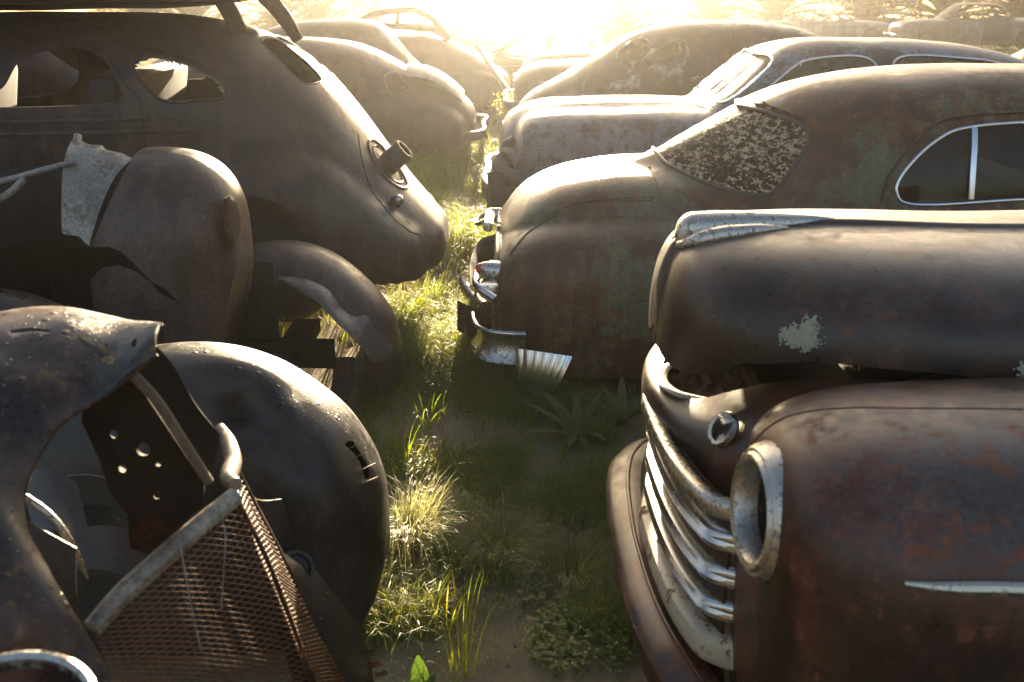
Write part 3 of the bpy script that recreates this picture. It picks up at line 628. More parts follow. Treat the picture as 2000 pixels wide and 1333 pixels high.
# pale strip that edges the nose opening
cs = [PZ(u, v, .827) for u, v in [(1332, 711), (1322, 707), (1300, 711), (1286, 722), (1281, 736), (1290, 754), (1317, 771), (1345, 779), (1378, 786)]]
cs2 = clin(cs); sP = np.zeros((len(cs2), 5, 3)); TT = np.gradient(np.array(cs2), axis=0)
for i, p in enumerate(cs2):
    tt = TT[i]/np.linalg.norm(TT[i]); inn = np.array([tt[1], -tt[0], 0]); inn /= np.linalg.norm(inn)
    if inn[0] < 0: inn = -inn
    for j in range(5): sP[i, j] = np.array(p) + inn*(j/4*.026) + np.array([0, 0, .005*math.sin(j/4*3.1)])
obj('nose_strip', sheet(sP, .006), M['cream'], no)
# parking lamp
pc_, pn = hit(cb, 1420, 842)
if pc_ is None: pc_, pn = hit(fb, 1420, 842)
if pc_ is None: pc_, pn = Vector((.40, 1.82, .86)), Vector((-.8, -.3, .5))
ax_ = (Vector((-.75, -.25, .45))).normalized()
pg = G(); ringlathe([(.026, .0), (.028, .012), (.036, .014), (.040, .004), (.036, -.006), (.026, -.006)], pc_ + ax_*.006, ax_, pg, k=32); lathe([(.012, .016), (.016, .008), (.018, -.005)], pc_ + ax_*.002 + Vector((0, -.01, -.022)), ax_, pg, k=16)
pk = obj('parking_lamp', pg, M['chrome2'], no); lg2 = G(); lathe([(.026, .0), (.02, -.006), (.001, -.008)], pc_ + ax_*.008, ax_, lg2, k=20, cap0=False); obj('lamp_bowl', lg2, M['deep'], pk)
hood_cap = G(); q = pc_ + ax_*.018 + Vector((.01, 0, .022))
for k in range(7):
    tube([q + Vector((-.012 + .0, -.020 + k*.0065, -.004)), q + Vector((.012, -.020 + k*.0065, .004))], .0034, hood_cap, k=6)
obj('lamp_cap', hood_cap, M['chrome2'], pk)
# grille
def plan(s):      # half width 0..1 -> x of the grille face
    return .338 + .022*s**2 + .05*s**4
def bar_path(z, s0=-1.0, s1=1.0, dx=0.0, half=.545, n=60):
    out = []
    for s in np.linspace(s0, s1, n):
        y = yc + s*half; e = max(0, abs(s) - .86)/.14
        out.append(Vector((plan(abs(s)) + dx + .20*max(0, y - yc) + .07*max(0, (abs(s) - .90)/.10)**2, y, z - .006*e)))
    return out
bk = np.array([[(plan(abs(s)) + .10*max(0, s) + .035 - .012*math.sin(u*3.1), yc + s*.52, .33 + .42*u) for u in np.linspace(0, 1, 10)] for s in np.linspace(-1, 1, 50)])
gr = obj('grille_panel', sheet(bk, .006), M['deep'], t)
for z in (.672, .592, .512):
    path = bar_path(z); Pb = np.zeros((len(path), 9, 3)); prof = [(.030, .030), (.010, .029), (-.002, .024), (-.007, .014), (.002, .004), (-.006, -.006), (-.002, -.018), (.008, -.026), (.028, -.030)]
    for i, p in enumerate(path):
        sq = 1 if i % 1 == 0 else 1
        for j, (dx, dz) in enumerate(prof): Pb[i, j] = (p.x + dx, p.y, p.z + dz*.82)
    obj('grille_bar', sheet(Pb, .003), M['chrome'], gr)
obj('upper_grille_bar', tube(bar_path(.752, -1.0, .95, -.004), 1, flat=(.018, .021, (0, 0, 1)), k=14), M['chrome2'], gr)
path = bar_path(.425, -1.0, 1.0, -.012, .56); Pb = np.zeros((len(path), 8, 3))
for i, p in enumerate(path):
    for j, (dx, dz) in enumerate([(.05, .036), (.02, .036), (.002, .028), (-.004, .012), (-.004, -.008), (.002, -.024), (.014, -.032), (.05, -.034)]): Pb[i, j] = (p.x + dx, p.y, p.z + dz)
obj('lower_grille_bar', sheet(Pb, .004), M['cream'], gr)
# apron pan under the grille
ap = np.zeros((70, 12, 3))
for i, s in enumerate(np.linspace(-1, 1, 70)):
    a = abs(s); xo = .262 + .03*a**2 + .085*a**4; y = yc + s*.66
    for j, r_ in enumerate(np.linspace(0, 1, 12)):
        ap[i, j] = (xo + r_*(.085 + .02*a), y, .355 + .012*math.sin(r_*math.pi) + .02*r_ - .10*max(0, a - .7))
    for j in (0,): ap[i, j, 2] -= .006
ao = obj('front_apron', sheet(ap, .004), M['truck'], t)
obj('apron_bead', tube([Vector(p) + Vector((0, 0, .003)) for p in ap[:, 7]], .006, k=8), M['truck'], ao)
skp = np.zeros((70, 6, 3))
for i in range(70):
    for j, r_ in enumerate(np.linspace(0, 1, 6)): skp[i, j] = ap[i, 0] + np.array([.02*r_ + .05*r_*r_, 0, -.22*r_])
obj('apron_skirt', sheet(skp, .004), M['truck'], ao)
# ---------------------------------------------------------------- left row, third car: fastback sedan with split rear windows
yc = 5.45
t = thing('fastback_sedan', 'dull brown humpbacked sedan with split rear windows and a spare wheel stub on its tail', 'car', (-2.6, yc, 0), 'wrecked cars of the left row')
top = [(-.362, .42, .405, .385, .10, .1, 2.2), (-.366, .455, .42, .365, .22, .2, 2.2), (-.378, .50, .43, .345, .31, .3, 2.3), (-.43, .566, .44, .325, .40, .38, 2.35), (-.583, .755, .50, .31, .49, .46, 2.35), (-.714, .93, .58, .31, .545, .50, 2.4), (-.839, 1.110, .68, .32, .585, .53, 2.4), (-.966, 1.268, .80, .34, .62, .55, 2.4),
       (-1.1, 1.395, .90, .36, .65, .57, 2.4), (-1.3, 1.50, .98, .38, .68, .6, 2.45), (-1.56, 1.568, 1.03, .40, .705, .62, 2.5), (-1.84, 1.597, 1.06, .40, .72, .63, 2.6), (-2.2, 1.605, 1.08, .40, .735, .64, 2.6), (-2.7, 1.603, 1.08, .40, .735, .64, 2.6), (-3.2, 1.57, 1.07, .4, .72, .63, 2.5), (-3.5, 1.48, 1.04, .4, .69, .6, 2.5), (-3.75, 1.28, .98, .4, .63, .55, 2.4), (-3.95, 1.12, .9, .4, .54, .5, 2.4), (-4.5, 1.07, .85, .4, .42, .4, 2.3), (-5.0, 1.0, .8, .45, .28, .25, 2.2), (-5.08, .9, .75, .5, .12, .1, 2.2)]
fen = [(-.43, .47, .40, .33, .42, .4, 3), (-.46, .54, .40, .325, .56, .54, 3.4), (-.52, .60, .42, .325, .655, .64, 3.6), (-.6, .67, .44, .33, .715, .70, 3.8), (-.75, .82, .46, .34, .765, .75, 4), (-.91, .975, .48, .35, .795, .78, 4), (-1.07, 1.075, .5, .36, .81, .79, 4), (-1.23, 1.115, .5, .36, .82, .8, 4), (-1.4, 1.11, .5, .36, .82, .8, 4), (-1.6, 1.03, .5, .36, .815, .8, 4), (-1.8, .88, .48, .37, .80, .78, 3.8), (-2.0, .66, .45, .38, .78, .76, 3.4), (-2.15, .5, .43, .39, .74, .73, 3)]
ffen = [(-3.5, .55, .42, .38, .74, .72, 3), (-3.8, .85, .5, .36, .80, .78, 3.6), (-4.2, 1.0, .5, .36, .82, .8, 4), (-4.7, .9, .5, .36, .82, .8, 3.6), (-5.0, .7, .5, .4, .8, .8, 3)]
P = skin(yc, [(top, 0), (fen, .03), (ffen, .03)], M=210, N=190, dents=.0012, seed=21)
me, bv = skin_mesh(P, .012)
# the window band is a shallow recess: crease lines along the side
qw = [(259, 126), (280, 112), (315, 111), (368, 126), (413, 146), (439, 170), (440, 188), (425, 195), (390, 197), (315, 196), (293, 178), (268, 148)]
dw = [(5, 172), (28, 121), (70, 103), (110, 98), (151, 101), (196, 123), (224, 158), (238, 189), (233, 200), (200, 203), (0, 209), (-40, 208), (-44, 195)]
qp, dp = onskin(bv, qw), None
dp = [PY(u, v, yc - .70) for u, v in dw]; dp = clin(dp, True)
body = boolean(me, prism([(p.x, yc, p.z) for p in qp], (0, 1, 0), -1.2, 1.2))
body = boolean(body, prism([(p[0], yc, p[2]) for p in dp], (0, 1, 0), -1.2, 1.2))
fw = [(-3.35, 1.17), (-2.62, 1.19), (-2.60, 1.42), (-2.65, 1.45), (-3.05, 1.44), (-3.3, 1.3)]
body = boolean(body, prism(clin([(x, yc, z) for x, z in fw], True), (0, 1, 0), -1.2, 1.2))
body = boolean(body, prism(clin([(-3.55, yc - .5, 1.5), (-3.55, yc + .5, 1.5), (-3.8, yc + .48, 1.2), (-3.8, yc - .48, 1.2)], True), (-.8, 0, .6), -.3, .5))
rwp = onskin(bv, [(511, 80), (521, 75), (540, 78), (575, 102), (606, 128), (628, 154), (622, 161), (596, 163), (578, 152), (558, 133), (530, 106)])
for q in (rwp, mir(rwp, yc)): body = boolean(body, prism([bv.find_nearest(Vector(p))[0] for p in q], (.75, 0, .66), -.25, .3))
acut = G(); lathe([(.30, .55), (.30, -.12)], (-1.18, yc - .74, .47), (0, -1, 0), acut, k=48)
ar = onskin(bv, [(440, 400), (472, 386), (517, 390), (562, 408), (598, 440), (622, 475), (636, 512)], False)
body = boolean(body, prism(clin([(p.x, yc - .9, p.z) for p in [ar[i] for i in range(0, len(ar), 6)]] + [(ar[-1].x, yc - .9, .2), (-1.62, yc - .9, .2), (-1.62, yc - .9, .55), (-1.5, yc - .9, .70), (-1.4, yc - .9, .78)], True), (0, 1, 0), -.2, .30))
g = G(); lathe([(.001, .09), (.10, .085), (.20, .06), (.215, .03), (.30, .025), (.34, -.02), (.345, -.1), (.30, -.14), (.001, -.14)], (-1.2, yc - .55, .42), (0, -1, 0), g, k=40)
for pts, r_ in [([(147, 74), (182, 84), (217, 123), (245, 165), (273, 196), (280, 245), (284, 298), (286, 340)], .006), ([(0, 66), (90, 68), (147, 74), (230, 80), (310, 95), (380, 118), (440, 150)], .004)]:
    body = groove(body, onskin(bv, pts, False), r_)
bd = obj('body', body, M['brown'], t)
obj('wheel', g, M['rubber'], t)
for z0_, z1_ in (((-2.9, 1.118), (-1.55, 1.142)), ((-2.9, 1.062), (-1.5, 1.085))):
    pts = []
    for x in np.linspace(z0_[0], z1_[0], 50):
        z = z0_[1] + (z1_[1] - z0_[1])*(x - z0_[0])/(z1_[0] - z0_[0]); h = bv.ray_cast(Vector((x, 0, z)), Vector((0, 1, 0)))
        if h[0] is not None: pts.append(h[0] + Vector((0, .001, 0)))
    obj('belt_moulding', tube(pts, 1, flat=(.004, .010, (0, 0, 1)), k=10), M['brown'], bd)
obj('window_trim', tube([bv.find_nearest(Vector(p))[0] for p in qp], .008, closed=True), M['brown'], bd)
# broken glass teeth in the quarter window
gt = G()
for k in range(26):
    i = int(len(qp)*(.02 + .5*k/26)); p = qp[i]; c = Vector((-1.55, qp[0].y, 1.30)); d = (c - p).normalized(); L = .012 + .03*rng.random()
    s_ = Vector((d.z, 0, -d.x))*(.008 + .012*rng.random())
    sheet(np.array([[p - s_, p - s_*.9 + d*L*.3], [p + s_*.2, p + d*L], [p + s_, p + s_*.8 + d*L*.4]]) + np.array([0, .012, 0]), .003, gt)
obj('glass_shards', gt, M['dirtyglass'], bd)
rt = tube([bv.find_nearest(Vector(p))[0] for p in rwp], .004, closed=True)
obj('window_trim', rt, M['brown'], bd); obj('window_trim', tube([bv.find_nearest(Vector(p))[0] for p in mir(rwp, yc)], .004, closed=True), M['brown'], bd)
# trunk lid line, spare wheel stub with its ring, and the lamp
bp, bn = hit(bv, 757, 322)
if bn.x < 0: bn = -bn
bn = Vector((.74, -.10, .66)).normalized()
q = bp + Vector((0, .0, 0))
sg_ = G(); ringlathe([(.040, -.02), (.040, .125), (.045, .13), (.056, .13), (.060, .12), (.060, -.02)], q, bn, sg_, k=36)
lathe([(.001, .05), (.04, .05)], q, bn, sg_, k=24)
sb = obj('spare_wheel_stub', sg_, M['brown'], t)
for k in range(3):
    a = k*2.1; x_ = bn.orthogonal().normalized(); y_ = bn.cross(x_)
    obj('bolt_hole_shade', lathe([(.007, .1325), (.007, .128)], q + (x_*math.cos(a) + y_*math.sin(a))*.050, bn, k=10), M['black'], sb)  # raised black disc; the shade of a hole is put into its colour
def ring_on(c, nrm, r, rad, n=60, a0=0, a1=6.283):
    x_ = Vector((0, 1, 0)); y_ = nrm.cross(x_).normalized(); out = []
    for a in np.linspace(a0, a1, n):
        p = bv.find_nearest(c + x_*r*math.cos(a) + y_*r*math.sin(a))[0]; out.append(p + nrm*.001)
    return out
obj('spare_wheel_ring', tube(ring_on(bp - Vector((0, 0, 0)), bn, .155, .01)[:-1], .009, closed=True, k=8), M['brown'], t)
obj('spare_wheel_ring', tube(ring_on(bp - Vector((0, 0, 0)), bn, .118, .01)[:-1], .006, closed=True, k=8), M['brown'], t)
lp_, ln_ = hit(bv, 772, 396)
if ln_.x < 0: ln_ = -ln_
ln_ = Vector((.72, -.45, .55)).normalized()
lt = G(); lathe([(.001, .055), (.014, .051), (.023, .04), (.026, .026), (.024, .018)], lp_, ln_, lt, k=24)
le = obj('tail_lamp', lt, M['chrome2'], t); l2 = G(); lathe([(.020, .022), (.030, .012), (.034, -.006), (.03, -.02)], lp_, ln_, l2, k=24); obj('lamp_base', l2, M['brown'], le)
# lid seam down the tail
lidp = onskin(bv, [(700, 262), (705, 300), (716, 345), (740, 392), (770, 428), (800, 452), (822, 462)], False)
obj('lid_seam', tube(lidp, .004, k=6), M['brown'], bd)
obj('seat', box((-2.35, yc, .82), (.5, 1.1, .35), None, None, .08), M['black'], t); obj('seat_back', box((-2.0, yc, 1.05), (.14, 1.15, .55), None, Vector((1, 0, -.2)).to_track_quat('X', 'Z'), .06), M['black'], t); obj('seat_back', box((-3.0, yc, 1.02), (.14, 1.15, .62), None, Vector((1, 0, -.2)).to_track_quat('X', 'Z'), .06), M['black'], t)

# ---------------------------------------------------------------- a second shell stacked on the fastback's roof
t = thing('stacked_car_shell', 'dark upturned car shell stacked on the roof of the humpbacked sedan, two legs hanging down', 'car', (-2.6, 5.5, 1.62), 'wrecked cars of the left row')
g = G(); Pz = np.zeros((40, 22, 3))
for i, x in enumerate(np.linspace(-5.2, -1.30, 40)):
    for j, y in enumerate(np.linspace(4.75, 6.35, 22)):
        e = max(0, (x + 1.9)/.6); s_ = abs(y - 5.55)/.8
        Pz[i, j] = (x, y, 1.622 + .10*e*e*.5 + .008*math.sin(x*3) + .03*s_**4 + .015*noise.noise((x*2, y*2, 0)))
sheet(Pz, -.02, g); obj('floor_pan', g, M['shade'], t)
g = G(); Pz = np.zeros((50, 20, 3))
for i, x in enumerate(np.linspace(-5.2, -1.22, 50)):
    zt = 2.42 - .04*abs(x + 3)**1.6
    for j, s_ in enumerate(np.linspace(-1, 1, 20)): Pz[i, j] = (x, 5.55 + .82*s_, zt - (zt - 1.66)*abs(s_)**5)
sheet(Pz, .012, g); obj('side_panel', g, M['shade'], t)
g = G(); tube(clin([(-2.0, 4.78, 1.70), (-3.2, 4.76, 1.70), (-5.2, 4.76, 1.72)]), .035, g); 
for x in (-4.6, -3.7, -2.8, -1.9): beam((x, 4.8, 1.68), (x, 6.3, 1.68), .09, .05, g)
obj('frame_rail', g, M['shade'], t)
la0, la1 = PY(425, -14, 5.0), PY(466, 60, 5.12); lb0, lb1 = PY(505, -20, 5.6), PY(582, 78, 5.75)
obj('leg', tube(clin([la0 + (la0 - la1)*.5, la0, (la0 + la1)/2 + Vector((.008, 0, 0)), la1]), 1, flat=(.045, .02, (0, 1, 0)), k=12), M['brown'], t)
obj('leg', tube(clin([lb0 + (lb0 - lb1)*.4, lb0, (lb0 + lb1)/2 + Vector((.012, 0, .01)), lb1]), [1, 1, 1, .7], flat=(.045, .02, (0, 1, 0)), k=12), M['brown'], t)

# ---------------------------------------------------------------- left row, second: front end with a torn hood and a hollow fender
yc = 3.6
t = thing('wrecked_front_end', 'torn dewy grey-brown front end with upright rounded hood nose and one hollow arched fender', 'car', (-1.6, yc, 0), 'wrecked cars of the left row')
hz_ = [(-.992, .97, .90, .84, .06, .06, 2), (-.996, 1.01, .88, .76, .12, .12, 2), (-1.008, 1.045, .86, .70, .165, .16, 2.1), (-1.035, 1.085, .84, .60, .215, .20, 2.2), (-1.08, 1.125, .82, .47, .26, .24, 2.3), (-1.135, 1.154, .80, .34, .29, .27, 2.3), (-1.20, 1.170, .80, .26, .31, .28, 2.3), (-1.30, 1.172, .80, .24, .33, .30, 2.3), (-1.42, 1.160, .80, .24, .345, .31, 2.3), (-1.55, 1.145, .80, .24, .355, .32, 2.3), (-1.7, 1.13, .8, .24, .36, .33, 2.3), (-1.85, 1.12, .8, .24, .37, .33, 2.3)]
P = skin(yc, [(hz_, 0)], M=150, N=170, dents=.0018, seed=33)
me, bv = skin_mesh(P, .006)
# split into nose (bright dome) and the grey panel behind it
sm = onskin(bv, [(265, 300), (250, 326), (225, 372), (205, 415), (188, 455), (174, 484)], False)
sx = [(p.x, p.z) for p in sm]
nosecut = [(sx[0][0] + .02, 1.4)] + sx + [(sx[-1][0] - .02, .55), (-2.4, .55), (-2.4, 1.4)]
torn = [(60, 440), (128, 462), (150, 470), (174, 482), (214, 483), (236, 492), (262, 517), (292, 552), (318, 568), (336, 588), (352, 602), (330, 590), (310, 577), (290, 553), (264, 531), (232, 519), (200, 524), (182, 541), (168, 562), (158, 600), (150, 700), (40, 700)]
tp = [PY(u, v, yc - .33) for u, v in torn]
a = boolean(me.copy(), prism([(x, yc, z) for x, z in nosecut], (0, 1, 0), -1, 1))
a = boolean(a, prism([(p.x, yc, p.z) for p in tp], (0, 1, 0), -1, .0))
a = boolean(a, prism([(-1.95, yc, .1), (-1.95, yc, 1.3), (-1.60, yc, 1.3), (-1.60, yc, .1)], (0, 1, 0), -1, 1))
no = obj('hood_nose', a, M['dew'], t)
gp = np.zeros((24, 30, 3))
tl = [PY(*q, yc - .10) for q in [(262, 312), (240, 300), (206, 290), (200, 284), (176, 283), (160, 276), (151, 266)]]; tl = spline(tl, 24)
bl = [PY(*q, yc - .36) for q in [(174, 481), (165, 474), (156, 464), (146, 461), (134, 460), (127, 459), (121, 456)]]; bl = spline(bl, 24)
for i in range(24):
    for j, r_ in enumerate(np.linspace(0, 1, 30)):
        p = tl[i]*(1-r_) + bl[i]*r_; bow = .10*(4*r_*(1-r_))**.8*(1 - .6*r_)
        gp[i, j] = p + np.array([0, -bow*.7, bow*.45]) + np.array([0, 1, .4])*.006*noise.noise((p[0]*9, p[2]*9, 4))
obj('hood_side_panel', sheet(gp, .004), M['grey'], no)
pk = G(); beam(PY(152, 262, yc - .12), PY(148, 322, yc - .16), .018, .03, pk); obj('hinge_post', pk, M['grey'], no)
# leathery torn flap on the nose edge
c_ = [PY(*q, yc - .19) for q in [(440, 388), (452, 384), (465, 412), (469, 440), (462, 470), (454, 482)]]
f1 = spline([PY(440, 388, 3.43), PY(436, 410, 3.43), PY(439, 440, 3.42), (PY(448, 468, 3.43)), PY(455, 484, 3.45)], 16); f2 = spline([PY(452, 382, 3.50), PY(463, 402, 3.52), PY(469, 425, 3.53), PY(468, 452, 3.52), PY(460, 480, 3.48)], 16)
fp = np.array([[f1[i]*(1-r_) + f2[i]*r_ + np.array([.3, -1, .2])*(.022 + .008*math.sin(r_*3.1) + .006*noise.noise((i*.6, r_*3, 2))) for r_ in np.linspace(0, 1, 7)] for i in range(16)])
obj('torn_flap', sheet(fp, .004), M['deep'], no)
# hollow arched fender beyond
ar = spline([(-1.42, 0, .50), (-1.30, 0, .585), (-1.211, 0, .628), (-1.107, 0, .668), (-.974, 0, .676), (-.87, 0, .655), (-.78, 0, .615), (-.671, 0, .528), (-.58, 0, .425), (-.525, 0, .33), (-.497, 0, .20), (-.493, 0, .09), (-.505, 0, .0)], 70)
T = np.gradient(ar, axis=0); T /= np.linalg.norm(T, axis=1, keepdims=True); Nr = np.stack([T[:, 2], 0*T[:, 0], -T[:, 0]], 1); Nr *= np.where(Nr[:, 2:3] + Nr[:, 0:1]*-1 > 0, 1, 1)
cen = np.array([-1.05, 0, .15]); Nr = np.where(((cen - ar)*Nr).sum(1, keepdims=True) > 0, Nr, -Nr)
ap = np.zeros((70, 26, 3))
for i in range(70):
    wd = .21 - .05*max(0, (i - 45)/25)
    for j, th in enumerate(np.linspace(-1.62, 1.62, 26)):
        yy = math.sin(th)*wd if abs(th) < 1.57 else math.copysign(wd, th); dr_ = (1 - math.cos(th)**.8 if abs(th) < 1.57 else 1)*.135
        ap[i, j] = (ar[i][0], 4.22 + yy, ar[i][2]) + Nr[i]*dr_
ff = mesh(sheet(ap, .005)); 
BV = BVHTree.FromPolygons([tuple(x) for x in ap.reshape(-1, 3)], grid(ap)[1])
fo = obj('front_fender', ff, M['dew'], t)
# torn skirt hanging inside the arch
s1 = spline([PY(545, 541, 4.02), PY(600, 548, 4.01), PY(640, 568, 4.00), PY(664, 600, 4.0), PY(690, 620, 4.0), PY(715, 618, 4.01), PY(730, 640, 4.02), PY(752, 662, 4.05), PY(768, 680, 4.08)], 44)
s2 = spline([PY(553, 551, 3.98), PY(585, 571, 3.95), PY(622, 592, 3.92), PY(645, 618, 3.91), PY(660, 634, 3.90), PY(690, 660, 3.90), PY(712, 690, 3.92), PY(728, 706, 3.95), PY(762, 700, 4.03)], 44)
sp_ = np.array([[s1[i]*(1-r_) + s2[i]*r_ + np.array([-.2, -1, .3])*(.018*math.sin(r_*3.14)) + np.array([1, 0, -1])*.006*noise.noise((i*.9, r_, 1)) for r_ in np.linspace(0, 1, 9)] for i in range(44)])
obj('torn_skirt', sheet(sp_, .004), M['flap'], fo)
s1 = spline([PY(718, 690, 4.30), PY(735, 740, 4.28), PY(746, 785, 4.25)], 20); s2 = spline([PY(770, 670, 4.22), PY(775, 725, 4.20), PY(755, 790, 4.20)], 20)
sp_ = np.array([[s1[i]*(1-r_) + s2[i]*r_ + np.array([0, -1, 0])*.02*math.sin(r_*3.1) for r_ in np.linspace(0, 1, 7)] for i in range(20)])
obj('torn_strip', sheet(sp_, .004), M['deep'], fo)
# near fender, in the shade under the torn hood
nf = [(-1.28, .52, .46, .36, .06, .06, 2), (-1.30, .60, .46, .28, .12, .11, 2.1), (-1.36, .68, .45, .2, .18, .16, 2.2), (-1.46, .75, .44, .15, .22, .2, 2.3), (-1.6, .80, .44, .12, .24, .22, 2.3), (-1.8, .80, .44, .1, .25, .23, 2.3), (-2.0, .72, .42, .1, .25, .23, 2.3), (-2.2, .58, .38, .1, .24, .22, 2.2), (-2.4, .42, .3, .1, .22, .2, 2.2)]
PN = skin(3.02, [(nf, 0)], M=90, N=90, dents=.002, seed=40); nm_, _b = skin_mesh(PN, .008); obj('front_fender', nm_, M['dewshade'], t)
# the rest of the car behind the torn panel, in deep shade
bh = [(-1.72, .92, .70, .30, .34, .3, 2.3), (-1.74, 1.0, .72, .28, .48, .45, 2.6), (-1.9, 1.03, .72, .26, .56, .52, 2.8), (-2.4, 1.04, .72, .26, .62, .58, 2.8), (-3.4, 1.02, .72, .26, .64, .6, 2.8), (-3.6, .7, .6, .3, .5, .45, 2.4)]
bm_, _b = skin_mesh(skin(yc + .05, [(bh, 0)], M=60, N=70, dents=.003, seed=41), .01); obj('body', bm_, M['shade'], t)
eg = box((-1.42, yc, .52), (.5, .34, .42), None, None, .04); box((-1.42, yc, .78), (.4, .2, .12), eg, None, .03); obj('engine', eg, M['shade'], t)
# frame, engine side with its louvres, rods
fr = G(); beam((-2.4, 3.95, .30), (-.75, 3.95, .26), .05, .12, fr); beam((-2.4, 3.25, .30), (-.95, 3.25, .26), .05, .12, fr); beam((-.95, 3.1, .24), (-.95, 4.4, .24), .12, .06, fr); beam((-1.5, 3.1, .28), (-1.5, 4.1, .28), .1, .07, fr)
obj('chassis_frame', fr, M['shade'], t)
ipn = box((-1.28, 3.93, .50), (.62, .02, .34), None, None, .008)
for k in range(9): box((-1.20 + k*.026, 3.915, .50), (.010, .02, .13), ipn, None, .004)
obj('engine_side_panel', ipn, M['black'], t)
br = G(); a_, b_ = PZ(640, 812, .06), PY(672, 700, 3.98); tube(clin([a_, a_*.5 + b_*.5 + Vector((.02, 0, -.02)), b_]), 1, br, flat=(.045, .012, (0, 1, 0)))
obj('fender_brace', br, M['deep'], t)
rd = G(); tube(clin([PY(-30, 362, 3.3), PY(40, 345, 3.32), PY(100, 328, 3.34), PY(148, 317, 3.36)]), .010, rd, k=8); tube(clin([PY(-20, 400, 3.25), PY(20, 376, 3.27), PY(48, 350, 3.29)]), .012, rd, k=8)
obj('hood_rod', rd, M['grey'], t)
cg = G(); cp = np.array([[Vector(PY(-40, 352, 3.5))*(1-r_)*(1-q) + Vector(PY(150, 335, 3.55))*r_*(1-q) + Vector(PY(-60, 520, 3.2))*(1-r_)*q + Vector(PY(115, 470, 3.3))*r_*q + Vector((0, -.08*math.sin(q*3.1), .03*math.sin(r_*3.1))) for q in np.linspace(0, 1, 14)] for r_ in np.linspace(0, 1, 14)])
obj('cowl_panel', sheet(cp, .005, cg), M['shade'], t)
# ---------------------------------------------------------------- left row, nearest: stripped front end with its grille mesh
yc = 1.63
t = thing('stripped_front_end', 'nearest stripped rusty front end with a bent mesh grille and a dented round fender', 'car', (-.7, 1.8, 0), 'wrecked cars of the left row')
# far fender, big and dented
ff = [(-.352, .36, .33, .27, .03, .03, 2), (-.356, .415, .34, .21, .085, .08, 2), (-.366, .455, .35, .165, .125, .12, 2.05), (-.386, .505, .37, .12, .16, .15, 2.1), (-.42, .567, .40, .075, .19, .175, 2.1), (-.47, .635, .43, .045, .215, .19, 2.15), (-.54, .70, .45, .03, .232, .205, 2.2), (-.63, .765, .47, .02, .245, .215, 2.2), (-.74, .81, .48, .02, .25, .22, 2.25), (-.85, .822, .48, .02, .25, .22, 2.3), (-1.0, .805, .46, .02, .25, .22, 2.3), (-1.2, .72, .42, .02, .24, .21, 2.3), (-1.4, .58, .36, .02, .22, .2, 2.2), (-1.6, .40, .3, .03, .2, .18, 2.2)]
P = skin(2.46, [(ff, 0)], M=150, N=150, dents=.0016, seed=50)
N = gnormals(P, cv=True); sg = np.sign(((P - P.mean(1, keepdims=True))*N).sum(2).mean()); N = N*sg
_, bv0 = skin_mesh(P, .006)
for (u, v), rad, dep in (((462, 792), .085, .090), ((520, 832), .05, .028), ((418, 736), .04, .014), ((560, 800), .05, -.010), ((590, 900), .06, .012)):
    c, n = hit(bv0, u, v)
    if c is None: continue
    d = np.linalg.norm(P - np.array(c), axis=2); P = P - N*(dep*np.exp(-(d/rad)**2*1.6))[:, :, None]
me, bv = skin_mesh(P, .006)
nick = onskin(bv, [(672, 868), (690, 862), (700, 880), (716, 905), (722, 930), (712, 934), (704, 905), (690, 885)])
me = boolean(me, prism(jag(nick, .0018, 3, 2), (.7, -.4, .5), -.05, .1))
fo = obj('front_fender', me, M['dewdark'], t)
tg = G()
for k, (u, v) in enumerate([(690, 872), (700, 890), (710, 915), (716, 940)]):
    c, n = hit(bv, u, v)
    if c is None: continue
    s_ = Vector((.3, .9, -.2)).normalized()*.016; o_ = Vector((.8, -.1, .45)).normalized()
    sheet(np.array([[c + s_*(a - .5)*2 + o_*(.018*q + .004*math.sin(k*2 + a*4)) + n*.012*q*q for a in np.linspace(0, 1, 5)] for q in np.linspace(-.3, 1, 5)]), .0018, tg)
obj('torn_edge', tg, M['chrome2'], fo)
# lower valance under it
v1 = spline([PY(560, 1085, 1.98), PY(596, 1100, 2.0), PY(640, 1150, 2.02), PY(690, 1215, 2.06), PY(716, 1270, 2.10), PY(728, 1340, 2.12)], 30); v2 = spline([PY(500, 1120, 1.80), PY(520, 1180, 1.80), PY(545, 1250, 1.80), PY(570, 1330, 1.82), PY(590, 1400, 1.84), PY(600, 1460, 1.86)], 30)
vp = np.array([[v1[i]*(1-r_) + v2[i]*r_ + np.array([.2, -.6, .6])*(.035*math.sin(r_*3.14)) + np.array([0, -1, 1])*.006*noise.noise((i*.3, r_*3, 7)) for r_ in np.linspace(0, 1, 14)] for i in range(30)])
va = obj('lower_valance', sheet(vp, .005), M['dewdark'], t)
tg = G()
for k, (u, v) in enumerate([(716, 1275), (726, 1300), (738, 1320), (742, 1345)]):
    c = PY(u, v, 2.08); w = .018
    sheet(np.array([[c + Vector(((q - .2)*.03 + .004*math.sin(k*3 + a*5), (a - .5)*.03, (.5 - a)*.035 + q*.012*math.sin(k))) for a in np.linspace(0, 1, 5)] for q in np.linspace(0, 1, 4)]), .002, tg)
obj('torn_edge', tg, M['deep'], va)
